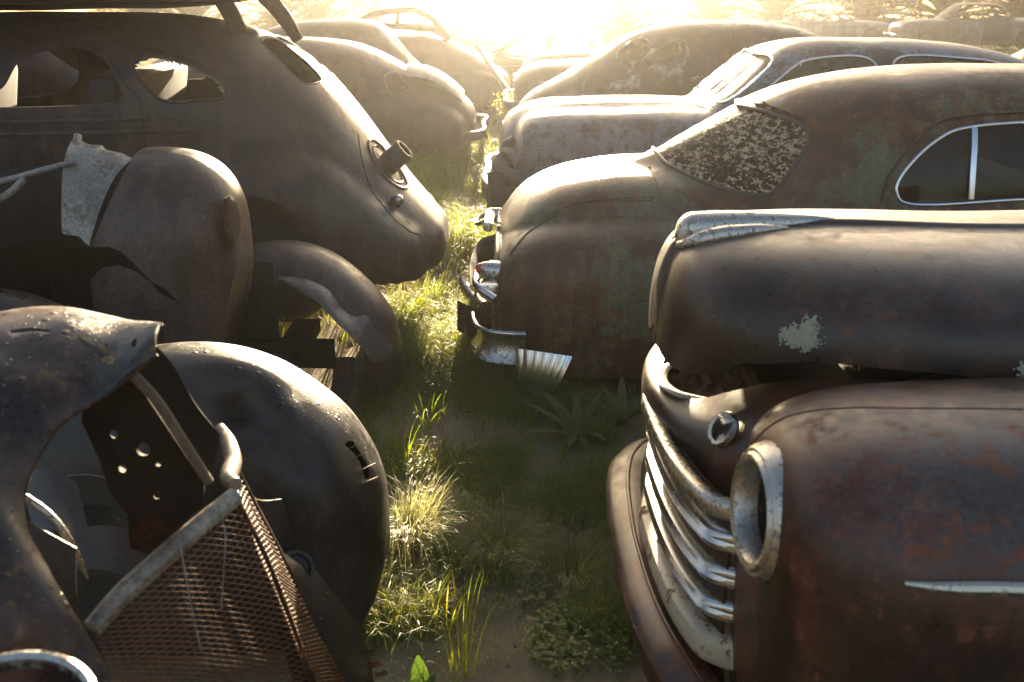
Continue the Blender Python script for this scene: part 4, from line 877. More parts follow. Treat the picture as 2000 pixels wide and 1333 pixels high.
# near fender, torn open: only its top and its rear are left round the wheel opening
inner = spline([PY(306, 692, 1.50), PY(280, 712, 1.49), PY(258, 730, 1.48), PY(222, 762, 1.46), PY(182, 786, 1.44), PY(140, 808, 1.42), PY(100, 850, 1.39), PY(68, 902, 1.36), PY(48, 955, 1.33), PY(44, 1010, 1.30), PY(60, 1068, 1.27), PY(98, 1128, 1.25), PY(142, 1205, 1.23), PY(190, 1285, 1.22), PY(240, 1380, 1.20)], 80)
outer = spline([PY(318, 668, 1.66), PY(300, 662, 1.72), PY(262, 655, 1.77), PY(210, 640, 1.80), PY(130, 622, 1.80), PY(50, 622, 1.78), PY(-30, 636, 1.72), PY(-110, 675, 1.60), PY(-180, 760, 1.46), PY(-220, 880, 1.36), PY(-230, 1010, 1.29), PY(-210, 1150, 1.22), PY(-150, 1290, 1.18), PY(-60, 1400, 1.15), PY(60, 1520, 1.12)], 80)
C = PY(150, 980, 1.75)
fp = np.zeros((80, 30, 3))
for i in range(80):
    q = i/79; bow = .045 + .03*math.sin(q*3.1)
    for j, r_ in enumerate(np.linspace(0, 1, 30)):
        p = inner[i]*(1-r_) + outer[i]*r_; out = p - np.array(C); out /= np.linalg.norm(out)
        s_ = (4*r_*(1-r_))**.85; fp[i, j] = p + (out*.6 + np.array([0, -.25, .55]))*bow*s_ + np.array([0, -1, .6])*(.010*noise.noise((p[0]*9, p[1]*9, p[2]*9)) + .004*noise.noise((p[0]*24, p[1]*24, p[2]*24)))
fm = mesh(sheet(fp, .005)); fb = BVHTree.FromPolygons([tuple(x) for x in fp.reshape(-1, 3)], grid(fp)[1])
for pix, s_ in (([(18, 646), (60, 640), (100, 645), (98, 650), (60, 648), (20, 652)], 1), ([(150, 655), (168, 668), (190, 680), (184, 684), (164, 676)], 2), ([(262, 660), (268, 666), (262, 680), (256, 672)], 3), ([(150, 795), (172, 775), (180, 780), (160, 800)], 4), ([(18, 942), (25, 938), (28, 946), (22, 952)], 5)):
    try:
        pp = [hit(fb, u, v)[0] for u, v in pix]
        if all(p is not None for p in pp): fm = boolean(fm, prism(jag(pp, .0006, s_, 3), ray(*pix[0]), -.04, .04))
    except Exception as e: print('nick', e)
nf = obj('torn_fender', fm, M['dewdark2'] if 'dewdark2' in M else M['dewdark'], t)
lip = G(); tube(clin([tuple(x) for x in inner[0:80:6]]), .0045, lip, k=8); obj('fender_bead', lip, M['deep'], nf)
# brace plates with their holes
pl = [PY(300, 684, 1.60), PY(330, 688, 1.63), PY(344, 742, 1.66), PY(380, 792, 1.70), PY(428, 842, 1.80), PY(424, 900, 1.76), PY(408, 940, 1.66), PY(340, 850, 1.60), PY(262, 738, 1.53)]
L1 = spline([PY(258, 730, 1.515), PY(300, 775, 1.54), PY(350, 850, 1.565), PY(408, 942, 1.60)], 16); L2 = spline([PY(303, 676, 1.535), PY(338, 715, 1.555), PY(380, 788, 1.585), PY(430, 850, 1.63)], 16)
obj('brace_plate', sheet(np.array([[L1[i]*(1-r_) + L2[i]*r_ + np.array([0, .012*math.sin(r_*3.1), 0]) for r_ in np.linspace(0, 1, 8)] for i in range(16)]), .003), M['shade'], t)
pl = [PY(262, 738, 1.60), PY(400, 945, 1.64), PY(398, 985, 1.63), PY(350, 1030, 1.62), PY(290, 1082, 1.60), PY(255, 1070, 1.60), PY(250, 1005, 1.61), PY(215, 960, 1.62), PY(196, 900, 1.62), PY(160, 822, 1.60), PY(165, 796, 1.60), PY(215, 765, 1.60)]
pm = mesh(prism(pl, (0, 1, -.3), -.003, .003))
for u, v, r_ in ((284, 876, .0125), (223, 848, .008), (240, 915, .008), (185, 897, .0055), (163, 845, .004), (303, 970, .007), (231, 1007, .006), (310, 905, .006)):
    hc = G(); lathe([(r_, .05), (r_, -.05)], PY(u, v, 1.61), (0, 1, -.3), hc, k=20); pm = boolean(pm, hc)
obj('brace_plate', pm, M['shade'], t)
obj('brace_strap', tube(clin([PY(256, 728, 1.50), PY(300, 775, 1.52), PY(350, 850, 1.545), PY(408, 942, 1.58)]), 1, flat=(.009, .006, (0, -1, .4)), k=10), M['strap'] if 'strap' in M else M['grey'], t)
# grille shell: rim and the two mesh faces
tip = PY(460, 968, 1.60); nl = PY(180, 1228, 1.34); fr_ = PY(430, 836, 1.92)
rim = clin([nl, PY(235, 1166, 1.39), PY(300, 1106, 1.45), PY(380, 1036, 1.52), PY(440, 985, 1.58), tip])
rim2 = clin([tip + Vector((-.004, .02, .012)), PY(446, 935, 1.66), PY(455, 905, 1.74), PY(450, 875, 1.81), PY(440, 852, 1.88), fr_])
g = G(); tube(rim, [.017, .019, .019, .018, .017], g, k=14); 
rmo = obj('grille_rim', g, M['rim'] if 'rim' in M else M['chrome2'], t)
g = G(); tube(rim2, [.012, .017, .017, .015, .010], g, k=14); obj('grille_rim', g, M['rim'] if 'rim' in M else M['chrome2'], t)
def meshface(A, B_, C_, D_, bulge, pitch=.0125, r=.0016):
    """diamond wire between A-B (top) and D-C (bottom)"""
    A, B_, C_, D_ = map(np.array, (A, B_, C_, D_)); wdt = np.linalg.norm(B_ - A); hgt = np.linalg.norm(D_ - A); nrm = np.cross(B_ - A, D_ - A); nrm /= np.linalg.norm(nrm)
    if nrm[1] > 0: nrm = -nrm
    g = G()
    def pt(a, b_):
        return (A*(1-a) + B_*a)*(1-b_) + (D_*(1-a) + C_*a)*b_ + nrm*bulge*4*a*(1-a)*(1 - .3*b_) + nrm*.004*noise.noise((a*5, b_*6, 2))
    ns = hgt/wdt*1.3
    nb = int(hgt/pitch*1.15)
    for q in range(1, nb): tube([pt(a, q/nb) for a in np.linspace(0, 1, 16)], r, g, k=4, cap=False)
    for dirn in (1,):
        k = int((wdt + hgt)/pitch)
        for q in range(k + 1):
            s0 = q/k*(1 + ns) - ns if dirn == 1 else q/k*(1 + ns)
            # a = s0 + dirn*ns*b
            b0, b1 = 0.0, 1.0; lo = (0 - s0)/(dirn*ns); hi = (1 - s0)/(dirn*ns); b0 = max(0, min(lo, hi)); b1 = min(1, max(lo, hi))
            if b1 - b0 < .01: continue
            n = max(3, int((b1 - b0)*14)); bb = np.linspace(b0, b1, n)
            tube([pt(s0 + dirn*ns*b_, b_) + nrm*(.0008*dirn) for b_ in bb], r, g, k=4, cap=False)
    return g
gl_ = PZ(180, 1560, .42); tl = Vector(nl)
bot_tip = PY(645, 1420, 1.72); bn_ = PY(300, 1560, 1.42); bf_ = PY(715, 1420, 1.95)
m1 = obj('grille_mesh', meshface(nl, tip, bot_tip, bn_, .02), M['mesh'] if 'mesh' in M else M['deep'], t)
m2 = obj('grille_mesh', meshface(tip, PY(462, 918, 1.74), bf_, bot_tip, .006), M['mesh'] if 'mesh' in M else M['deep'], t)
obj('grille_ridge', tube(clin([tip, PY(520, 1090, 1.62), PY(575, 1230, 1.66), bot_tip]), .0045, k=8), M['deep'], t)
obj('grille_side_edge', tube(clin([PY(462, 918, 1.745), PY(505, 1000, 1.80), PY(562, 1110, 1.86), PY(622, 1240, 1.91), bf_]), .006, k=8), M['deep'], t)
for pts in ([(425, 988, 1.55), (440, 1040, 1.53), (438, 1100, 1.50), (432, 1190, 1.47)], [(352, 1060, 1.47), (365, 1140, 1.44), (392, 1270, 1.40)]):
    obj('loose_wire', tube(clin([PY(*p) for p in pts]), .0014, k=6), M['grey'], m1)
# bracket behind the mesh, with a horn ring
g = G(); sheet(np.array([[PY(478 + 70*a + 40*q, 962 + 12*a + 150*q, 1.98 + .03*a) + Vector((0, -.02*math.sin(a*3.1), .01*math.sin(q*6))) for q in np.linspace(0, 1, 12)] for a in np.linspace(0, 1, 8)]), .005, g); obj('lamp_bracket', g, M['dewdark'], t)
g = G(); ringlathe([(.030, .0), (.034, .008), (.042, .008), (.044, -.004), (.034, -.008)], PY(578, 1112, 1.96), (.5, -.6, .6), g, k=36); lathe([(.032, 0), (.028, -.012), (.001, -.016)], PY(578, 1112, 1.96), (.5, -.6, .6), g, k=24); obj('lamp_socket', g, M['dewdark'], t)
# loose tin and trim inside the wheel opening
g = G(); sheet(np.array([[PY(40 + 110*a + 30*q, 925 + 20*a + 120*q, 1.72 - .06*q) + Vector((0, 0, .02*math.sin(a*3.1))) for q in np.linspace(0, 1, 10)] for a in np.linspace(0, 1, 10)]), .004, g); obj('inner_panel', g, M['grey2'] if 'grey2' in M else M['grey'], t)
g = G(); sheet(np.array([[PY(95 + 110*a + 10*q, 940 - 8*a + 70*q, 1.95) + Vector((0, .03*q, .012*math.sin(a*3.1))) for q in np.linspace(0, 1, 8)] for a in np.linspace(0, 1, 10)]), .004, g)
obj('floor_tin', g, M['grey2'], t); g = G(); sheet(np.array([[PY(130 + 155*a, 1040 + 40*a + 60*q - 30*math.sin(a*2), 1.85) + Vector((0, -.05*q, .01*math.sin(a*3.1))) for q in np.linspace(0, 1, 8)] for a in np.linspace(0, 1, 10)]), .004, g); obj('floor_tin', g, M['dewdark'], t)
obj('trim_strip', tube(clin([PY(36, 962, 1.60), PY(70, 985, 1.60), (PY(105, 1015, 1.60)), PY(128, 1045, 1.60), PY(150, 1085, 1.61), PY(172, 1130, 1.62)]), [.006, .008, .008, .007, .003], k=10), M['chrome2'], t)
g = G(); sheet(np.array([[PY(40 + 110*a + 20*q, 1010 + 60*a + 120*q + 40*a*q, 1.56) + Vector((0, -.02*math.sin(q*3), .0)) for q in np.linspace(0, 1, 10)] for a in np.linspace(0, 1, 12)]), .004, g); obj('inner_fender', g, M['dewdark'], t)
# headlight shell lying at the very front
hc = PZ(8, 1405, .90); hx = Vector((.10, -.10, 1)).normalized()
g = G(); ringlathe([(.088, -.004), (.090, .008), (.096, .013), (.103, .010), (.106, 0), (.102, -.012), (.090, -.012)], hc, hx, g, k=64)
e = obj('headlight_rim', g, M['chrome2'], t); g = G(); lathe([(.090, .0), (.085, -.03), (.06, -.06), (.001, -.075)], hc, hx, g, k=40, cap0=False); obj('headlight_bowl', g, M['truck'], e)
# ---------------------------------------------------------------- right row, third: sedan with dusty windscreen and pale blue paint
def cutmany(me, loops, ax=(0, 1, 0), a=-1.4, b=1.4):
    for L in loops: me = boolean(me, prism(L, ax, a, b))
    return me
def side(pts, yc): return clin([(x, yc, z) for x, z in pts], True)
def inset(P, d):
    N = gnormals(P, cv=True); s_ = np.sign(((P - P.mean(1, keepdims=True))*N).sum(2).mean()); return P - N*s_*d
yc = 7.15
t = thing('blue_sedan', 'brown and pale blue sedan with a dusty windscreen in a chrome frame', 'car', (2.2, yc, 0), 'wrecked cars of the right row')
low = [(-.085, .70, .55, .40, .12, .1, 2.2), (-.08, .77, .58, .36, .25, .22, 2.3), (-.062, .835, .62, .30, .36, .33, 2.3), (-.03, .89, .65, .24, .44, .4, 2.3), (.05, .942, .68, .2, .50, .46, 2.4), (.2, .985, .70, .16, .54, .5, 2.4), (.5, 1.002, .72, .14, .57, .52, 2.4), (.9, 1.008, .74, .14, .60, .55, 2.4), (1.3, 1.0, .75, .14, .65, .6, 2.5), (1.8, .98, .76, .14, .78, .72, 2.6), (2.8, .95, .74, .14, .82, .74, 2.6), (3.6, .95, .72, .14, .80, .72, 2.6), (4.3, .90, .68, .16, .74, .66, 2.4), (4.9, .78, .6, .2, .62, .56, 2.3), (5.0, .6, .5, .3, .3, .3, 2.2)]
pf = [(.02, .80, .50, .30, .70, .68, 3.0), (.03, .86, .52, .22, .74, .72, 3.6), (.055, .90, .54, .18, .77, .75, 4), (.10, .93, .55, .16, .79, .77, 4.2), (.2, .955, .56, .14, .80, .78, 4.4), (.5, .97, .56, .13, .81, .79, 4.6), (1.2, .975, .56, .13, .82, .80, 4.6), (1.8, .96, .56, .13, .83, .80, 4.4), (2.3, .88, .56, .13, .83, .80, 4), (3.0, .80, .56, .13, .83, .80, 4), (3.6, .9, .56, .14, .83, .8, 4), (4.4, .86, .54, .16, .82, .78, 4), (4.8, .7, .5, .2, .76, .72, 3.4)]
gh = [(1.26, .95, .7, .3, .30, .3, 2.6), (1.30, .985, .74, .3, .54, .5, 4.5), (1.38, 1.045, .75, .3, .60, .55, 6), (1.50, 1.15, .76, .3, .63, .55, 6), (1.60, 1.238, .76, .3, .64, .55, 5.5), (1.68, 1.305, .76, .3, .645, .55, 4.5), (1.76, 1.352, .76, .3, .65, .55, 3.6), (1.90, 1.390, .76, .3, .67, .55, 3.0), (2.3, 1.405, .76, .3, .69, .55, 2.8), (2.8, 1.39, .76, .3, .69, .55, 2.7), (3.15, 1.352, .76, .3, .67, .55, 2.6), (3.4, 1.295, .75, .3, .64, .55, 2.5), (3.6, 1.205, .74, .3, .60, .5, 2.4), (3.8, 1.08, .7, .3, .5, .4, 2.3), (3.95, .95, .65, .3, .3, .3, 2.2)]
P = skin(yc, [(low, 0), (pf, .02), (gh, .06)], M=170, N=170, z0=.58, dents=.0014, seed=60)
me, bv = skin_mesh(P, .012)
ws = [(1447, 102), (1480, 106), (1507, 112), (1513, 121), (1482, 152), (1450, 182), (1424, 201), (1405, 194), (1380, 188), (1356, 181), (1376, 161), (1400, 138), (1424, 117)]
wp = [bv.find_nearest(Vector(p))[0] for p in clin([(1.375, yc - .53, 1.04), (1.375, yc, 1.04), (1.375, yc + .53, 1.04), (1.42, yc + .565, 1.08), (1.60, yc + .55, 1.235), (1.665, yc + .50, 1.29), (1.672, yc, 1.298), (1.665, yc - .50, 1.29), (1.60, yc - .55, 1.235), (1.42, yc - .565, 1.08)], True)]
# the glass is symmetrical about the middle of the car
s1 = [(1.86, 1.275), (1.92, 1.29), (2.30, 1.295), (2.33, 1.27), (2.33, 1.04), (2.30, 1.01), (1.60, 1.01), (1.57, 1.03)]; s2 = [(2.45, 1.04), (2.48, 1.01), (3.25, 1.01), (3.40, 1.08), (3.33, 1.20), (3.15, 1.27), (2.95, 1.295), (2.48, 1.295), (2.45, 1.27)]
g0, _ = skin_mesh(inset(P, .010), .004); g1_ = g0.copy()
wcut = prism(wp, (-.68, 0, .73), -.2, .35)
body = boolean(me, wcut); body = cutmany(body, [side(s1, yc), side(s2, yc)])
for pix, r_ in (([(1025, 262), (1024, 300), (1023, 345)], .006), ([(1018, 214), (1060, 204), (1120, 201), (1250, 203), (1352, 205), (1390, 214)], .008), ([(1352, 191), (1375, 198), (1392, 212)], .006)):
    q = onskin(bv, pix, False)
    if len(q) > 3: body = groove(body, q, r_)
bd = obj('body', body, M['blueish'], t)
w = obj('windscreen', boolean(g0, wcut, 'INTERSECT'), M['dirtyglass'], t); obj('windscreen_trim', tube([bv.find_nearest(Vector(p))[0] for p in wp], .010, closed=True), M['alu'], w)
for s_ in (s1, s2):
    L = side(s_, yc); gm_ = boolean(g1_.copy(), prism(L, (0, 1, 0), -1.4, 0), 'INTERSECT'); so = obj('side_window', gm_, M['sidedust'], t)
    fr = []
    for p in L:
        h = bv.ray_cast(Vector((p[0], 0, p[2])), Vector((0, 1, 0)))
        if h[0] is not None: fr.append(h[0])
    obj('window_trim', tube(fr, .008, closed=True), M['alu'], so)
    if s_ is s1:
        a = bv.ray_cast(Vector((1.86, 0, 1.0)), Vector((0, 1, 0)))[0]; c_ = bv.ray_cast(Vector((1.86, 0, 1.285)), Vector((0, 1, 0)))[0]
        if a and c_: obj('window_divider', tube([a, a.lerp(c_, .5), c_], .007), M['alu'], so)
# bent bumper bars and grille bits at the nose
g = G(); tube(clin([(.02, 6.38, .44), (-.10, 6.40, .45), (-.16, 6.55, .46), (-.17, 7.1, .47), (-.16, 7.7, .46), (-.08, 7.86, .45)]), 1, g, flat=(.03, .07, (0, 0, 1)), k=12); bb = obj('front_bumper', g, M['mold'], t)
g = G(); tube(clin([PY(1003, 275, 6.6), PY(988, 285, 6.62), PY(986, 296, 6.6), PY(1005, 305, 6.5), PY(1020, 325, 6.4)]), [.03, .04, .045, .04, .05], g, k=14); obj('grille_bar', g, M['mold'], t)
g = G(); tube(clin([PY(982, 300, 6.5), PY(972, 320, 6.45), PY(980, 335, 6.4), PY(1010, 350, 6.35), PY(1030, 362, 6.3)]), [.025, .045, .05, .045, .05], g, k=14); obj('grille_bar', g, M['mold'], t)
g = G(); sheet(np.array([[PY(949 + 32*a + 4*math.sin(q*3), 335 + 4*a + 80*q + 20*a*q, 6.2 + .1*a) for q in np.linspace(0, 1, 10)] for a in np.linspace(0, 1, 6)]) + 0, .008, g); obj('bumper_end', g, M['mold'], bb)

# ---------------------------------------------------------------- makers for the cars further off
def fastback(name, label, group, yc, x0, sgn, mat, H=1.0, wins=None, L=1.0, lidmat=None, seed=0, sidewins=True, steep=1.0):
    """humpbacked two-door; x0 is its tail, sgn = +1 when the body runs to the right of it"""
    f = lambda x: x0 + sgn*(min(x, 1.6)*steep + max(0, x - 1.6))*L
    t = thing(name, label, 'car', (f(2.3), yc, 0), group)
    top = [(.0, .50, .44, .36, .16, .14, 2.2), (.012, .58, .46, .30, .30, .27, 2.2), (.05, .66, .50, .26, .40, .36, 2.3), (.15, .76, .54, .22, .48, .44, 2.3), (.32, .86, .60, .2, .54, .5, 2.3), (.55, .985, .68, .18, .58, .54, 2.35), (.80, 1.14, .76, .18, .62, .57, 2.4), (1.0, 1.26, .84, .18, .65, .6, 2.4), (1.25, 1.37, .90, .18, .68, .62, 2.4), (1.6, 1.43, .94, .18, .71, .65, 2.5), (2.1, 1.44, .95, .18, .73, .66, 2.5), (2.6, 1.40, .94, .18, .72, .66, 2.5), (2.9, 1.32, .92, .18, .69, .62, 2.4), (3.15, 1.15, .88, .18, .63, .58, 2.4), (3.35, 1.02, .84, .18, .56, .52, 2.4), (3.9, .98, .8, .2, .46, .44, 2.4), (4.4, .90, .76, .24, .34, .32, 2.3), (4.5, .78, .68, .34, .16, .15, 2.2)]
    fen = [(.05, .45, .36, .2, .5, .5, 3), (.10, .55, .38, .16, .68, .66, 3.6), (.2, .66, .40, .14, .76, .74, 4), (.4, .78, .42, .13, .80, .78, 4), (.65, .86, .42, .13, .815, .79, 4), (.95, .86, .42, .13, .815, .79, 4), (1.25, .76, .42, .14, .80, .78, 4), (1.5, .56, .40, .16, .77, .75, 3.4), (1.6, .46, .38, .18, .74, .72, 3)]
    ff = [(3.0, .5, .4, .2, .74, .72, 3), (3.2, .75, .44, .16, .79, .77, 4), (3.6, .88, .46, .15, .81, .79, 4), (4.1, .84, .46, .16, .80, .78, 4), (4.4, .66, .44, .2, .72, .7, 3.4)]
    sc = lambda st: [(f(r[0]), r[1]*H, r[2]*H, r[3]*H, *r[4:]) for r in st]
    P = skin(yc, [(sc(top), 0), (sc(fen), .025), (sc(ff), .025)], M=120, N=130, dents=.002, seed=seed)
    me, bv = skin_mesh(P, .012)
    for L_ in ([[(1.15, .98), (1.9, .97), (1.93, 1.24), (1.7, 1.29), (1.4, 1.25), (1.2, 1.12)], [(2.0, .97), (2.85, .96), (2.82, 1.05), (2.65, 1.24), (2.05, 1.28)]] if sidewins else []):
        me = boolean(me, prism(side([(f(x), z*H) for x, z in L_], yc), (0, 1, 0), -1.2, 1.2))
    me = boolean(me, prism(clin([(f(2.92), yc - .45, 1.29*H), (f(2.92), yc + .45, 1.29*H), (f(3.2), yc + .42, 1.08*H), (f(3.2), yc - .42, 1.08*H)], True), (sgn*.7, 0, .7), -.25, .4))
    if wins is None:
        wins = [clin([(f(.74), yc + a*.06, 1.11*H), (f(.99), yc + a*.06, 1.245*H), (f(1.03), yc + a*.2, 1.25*H), (f(1.0), yc + a*.36, 1.21*H), (f(.86), yc + a*.42, 1.11*H), (f(.75), yc + a*.3, 1.09*H)], True) for a in (-1, 1)]
    elif callable(wins): wins = wins(bv)
    trims = []
    for wl in wins:
        wl = [bv.find_nearest(Vector(p))[0] for p in wl]; trims.append(wl)
        me = boolean(me, prism(wl, (-sgn*.62, 0, .78), -.3, .35))
    bd = obj('body', me, mat, t)
    for wl in trims: obj('window_trim', tube(wl, .012, closed=True), M['flap'], bd)
    if lidmat:
        lp = np.zeros((26, 18, 3))
        for i, a in enumerate(np.linspace(-.98, .98, 26)):
            for j, q in enumerate(np.linspace(0, 1, 18)):
                x = f(.12 + .58*q); hw = .40 + .10*q; p = bv.ray_cast(Vector((x, yc + a*hw, 3)), Vector((0, 0, -1)))[0] or Vector((x, yc + a*hw, .6))
                lp[i, j] = p + Vector((0, 0, .05 + .07*math.sin(q*3.1)))
        obj('trunk_lid', sheet(lp if sgn < 0 else lp[::-1], .012), lidmat, t)
    g = G(); tube(clin([(f(.1), yc - .78, .36*H), (f(-.06), yc - .7, .37*H), (f(-.09), yc, .38*H), (f(-.06), yc + .7, .37*H), (f(.1), yc + .78, .36*H)]), 1, g, flat=(.02, .05, (0, 0, 1)), k=10)
    obj('bumper', g, M['mold'], t)
    return t, bv
def notchback(name, label, group, yc, x0, sgn, mats, H=1.0, L=1.0, W=1.0, fin=False, roofx=0.0, glass=None, seed=0, base=0.0, square=0.0, wheel=True, upto=None):
    """three-box sedan; x0 is its nose, sgn = +1 when the body runs to the right of it"""
    f = lambda x: x0 + sgn*x*L; z_ = lambda z: base + z*H
    t = thing(name, label, 'car', (f(2.4), yc, base), group)
    n_ = 2.6 + square*2
    low = [(.0, .58, .5, .4, .3, .3, n_), (.015, .68, .55, .32, .5, .48, n_), (.06, .77, .58, .25, .62, .6, n_), (.2, .85, .6, .2, .70, .66, n_ + .4), (.6, .90, .62, .17, .74, .70, n_ + .6), (1.3, .92, .64, .16, .78, .72, n_ + .6), (1.9, .92, .64, .16, .80, .74, n_ + .6), (2.9, .91, .64, .16, .80, .74, n_ + .6), (3.6, .91, .64, .17, .78, .72, n_ + .6), (4.4, .88, .64, .2, .74, .68, n_ + .4), (4.75, .80, .62, .25, .66, .62, n_), (4.82, .66, .56, .34, .4, .4, n_)]
    r = roofx
    gh = [(1.30 + r, .90, .6, .3, .2, .2, 2.4), (1.38 + r, .96, .66, .3, .52, .45, n_ + .2), (1.55 + r, 1.10, .7, .3, .60, .5, n_ + .4), (1.75 + r, 1.26, .72, .3, .63, .52, n_ + .6), (1.90 + r, 1.35, .72, .3, .64, .52, n_ + .5), (2.15 + r, 1.385, .72, .3, .65, .52, n_ + .4), (2.6 + r, 1.395, .72, .3, .66, .52, n_ + .4), (3.0 + r, 1.37, .72, .3, .65, .52, n_ + .4), (3.25 + r, 1.31, .72, .3, .63, .5, n_ + .3), (3.45 + r, 1.19, .7, .3, .60, .5, n_), (3.65 + r, 1.02, .66, .3, .52, .4, 2.5), (3.75 + r, .9, .6, .3, .3, .3, 2.2)]
    sc = lambda st: [(f(q[0]), z_(q[1]), z_(q[2]), z_(q[3]), q[4]*W, q[5]*W, q[6]) for q in st]
    P = skin(yc, [(sc(low), 0), (sc(gh), .05)], M=110, N=120, z0=z_(.55), dents=.002, seed=seed); me, bv = skin_mesh(P, .012)
    s1 = [(1.62 + r, .97), (2.45 + r, .96), (2.46 + r, 1.29), (2.42 + r, 1.31), (1.95 + r, 1.30), (1.8 + r, 1.18)]; s2 = [(2.56 + r, .96), (3.28 + r, .97), (3.38 + r, 1.02), (3.24 + r, 1.22), (3.05 + r, 1.30), (2.58 + r, 1.31)]
    for s_ in (s1, s2): me = boolean(me, prism(side([(f(x), z_(z)) for x, z in s_], yc), (0, 1, 0), -1.2, 1.2))
    wl = [clin([(f(1.45 + r), yc - .47, z_(1.03)), (f(1.45 + r), yc + .47, z_(1.03)), (f(1.80 + r), yc + .44, z_(1.285)), (f(1.80 + r), yc - .44, z_(1.285))], True), clin([(f(3.33 + r), yc - .42, z_(1.25)), (f(3.33 + r), yc + .42, z_(1.25)), (f(3.58 + r), yc + .44, z_(1.07)), (f(3.58 + r), yc - .44, z_(1.07))], True)]
    g0, _ = skin_mesh(inset(P, .01), .004)
    cuts = [prism(wl[0], (-sgn*.6, 0, .8), -.25, .3), prism(wl[1], (sgn*.6, 0, .8), -.25, .3)]
    for c_ in cuts: me = boolean(me, c_)
    ac = G()
    if wheel:
        for x in (.85, 3.95):
            for s_ in (-1, 1): a_ = G(); lathe([(.34, .3), (.34, -.3)], (f(x), yc + s_*.78*W, z_(.34)), (0, 1, 0), a_, k=32); me = boolean(me, a_)
    for x in (1.52 + r*.3, 2.5 + r, 3.42 + r):
        pts = [bv.ray_cast(Vector((f(x), yc - 3, z_(z))), Vector((0, 1, 0)))[0] for z in np.linspace(.30, .93, 14)]; pts = [p for p in pts if p is not None]
        if len(pts) > 4: me = groove(me, pts, .009)
    bd = obj('body', me, mats[0], t)
    if glass: obj('windscreen', boolean(g0, cuts[0], 'INTERSECT'), glass, t)
    if len(mats) > 1 and mats[1]:
        dp = np.zeros((20, 16, 3))
        for i, x in enumerate(np.linspace(2.53 + r, 3.38 + r, 20)):
            for j, z in enumerate(np.linspace(.28, .94, 16)):
                p = bv.ray_cast(Vector((f(x), yc - 3, z_(z))), Vector((0, 1, 0)))[0] or Vector((f(x), yc - .8, z_(z))); dp[i, j] = p + Vector((0, -.012, 0))
        obj('door', sheet(dp if sgn > 0 else dp[::-1], .012), mats[1], t)
    tr = [bv.ray_cast(Vector((f(x), yc - 3, z_(.70))), Vector((0, 1, 0)))[0] for x in np.linspace(.3, 4.5, 40)]; tr = [p + Vector((0, -.004, 0)) for p in tr if p is not None]
    if len(tr) > 5: obj('side_moulding', tube(tr, .010, k=6), M['mold'], bd)
    if wheel:
        for x in (.85, 3.95):
            for s_ in (-1, 1): a_ = G(); lathe([(.001, .10), (.15, .09), (.19, .06), (.20, .075), (.29, .07), (.31, .03), (.31, -.06), (.27, -.09), (.001, -.09)], (f(x), yc + s_*.66*W, z_(.31)), (0, s_, 0), a_, k=28); obj('wheel', a_, M['rubber'], t)
    for x, nm in ((-.05, 'bumper'), (4.87, 'bumper')):
        g = G(); e = .16 if x < 1 else -.16; tube(clin([(f(x + e), yc - .80*W, z_(.42)), (f(x), yc - .72*W, z_(.42)), (f(x - e*.2), yc, z_(.42)), (f(x), yc + .72*W, z_(.42)), (f(x + e), yc + .8*W, z_(.42))]), 1, g, flat=(.025, .06, (0, 0, 1)), k=10); obj(nm, g, M['mold'], t)
    return t, bv
RR, LR, FR = 'wrecked cars of the right row', 'wrecked cars of the left row', 'wrecked cars at the back of the yard'
def ovals(bv):
    out = []
    for o_ in ([(1205, 113), (1213, 97), (1230, 84), (1250, 77), (1264, 80), (1270, 90), (1263, 105), (1248, 117), (1235, 120)], [(1262, 118), (1278, 103), (1300, 89), (1322, 80), (1335, 82), (1337, 94), (1326, 108), (1308, 119), (1288, 123)]):
        p = onskin(bv, o_)
        if len(p) > 8: out.append(p)
    return out
fastback('peeling_fastback', 'humpbacked car with two oval rear windows and peeling pale green paint', RR, 10.1, .03, 1, M['peel'], 1.0, ovals, seed=70, sidewins=False)
notchback('glare_sedan', 'sedan almost lost in the glare just beyond the car with the oval rear windows', RR, 13.0, .02, 1, [M['brown']], .98, .98, glass=M['dirtyglass'], seed=71)
notchback('low_sedan', 'low car furthest along the right row, a bare outline in the sun glare', RR, 16.2, .15, 1, [M['brown']], .93, 1.0, seed=72)
fastback('pale_fastback', 'light brown humpbacked car with a pale loose trunk lid and empty rear window', LR, 11.0, -.40, -1, M['brown'], .87, lambda bv: [onskin(bv, [(752, 150), (764, 143), (774, 142), (786, 156), (798, 176), (790, 180), (766, 186), (756, 172)])], lidmat=M['grey'], seed=73, sidewins=False)
fastback('boxy_sedan', 'dark upright sedan with plain rounded roof behind the light humpbacked car', LR, 13.6, -1.08, -1, M['brown'], .95, [], seed=74, sidewins=False, steep=.5)
fastback('leaning_hulk', 'hazy hulk with a slanting loose panel at its tail beyond the dark upright sedan', LR, 15.8, -.03, -1, M['brown'], .76, [], seed=75, sidewins=False, steep=.8)
e = bpy.data.objects['leaning_hulk']; g = G(); beam(PY(938, 96, 15.0), PY(1002, 192, 14.8), .05, .8, g, (0, 1, 0)); obj('loose_panel', g, M['grey'], e)
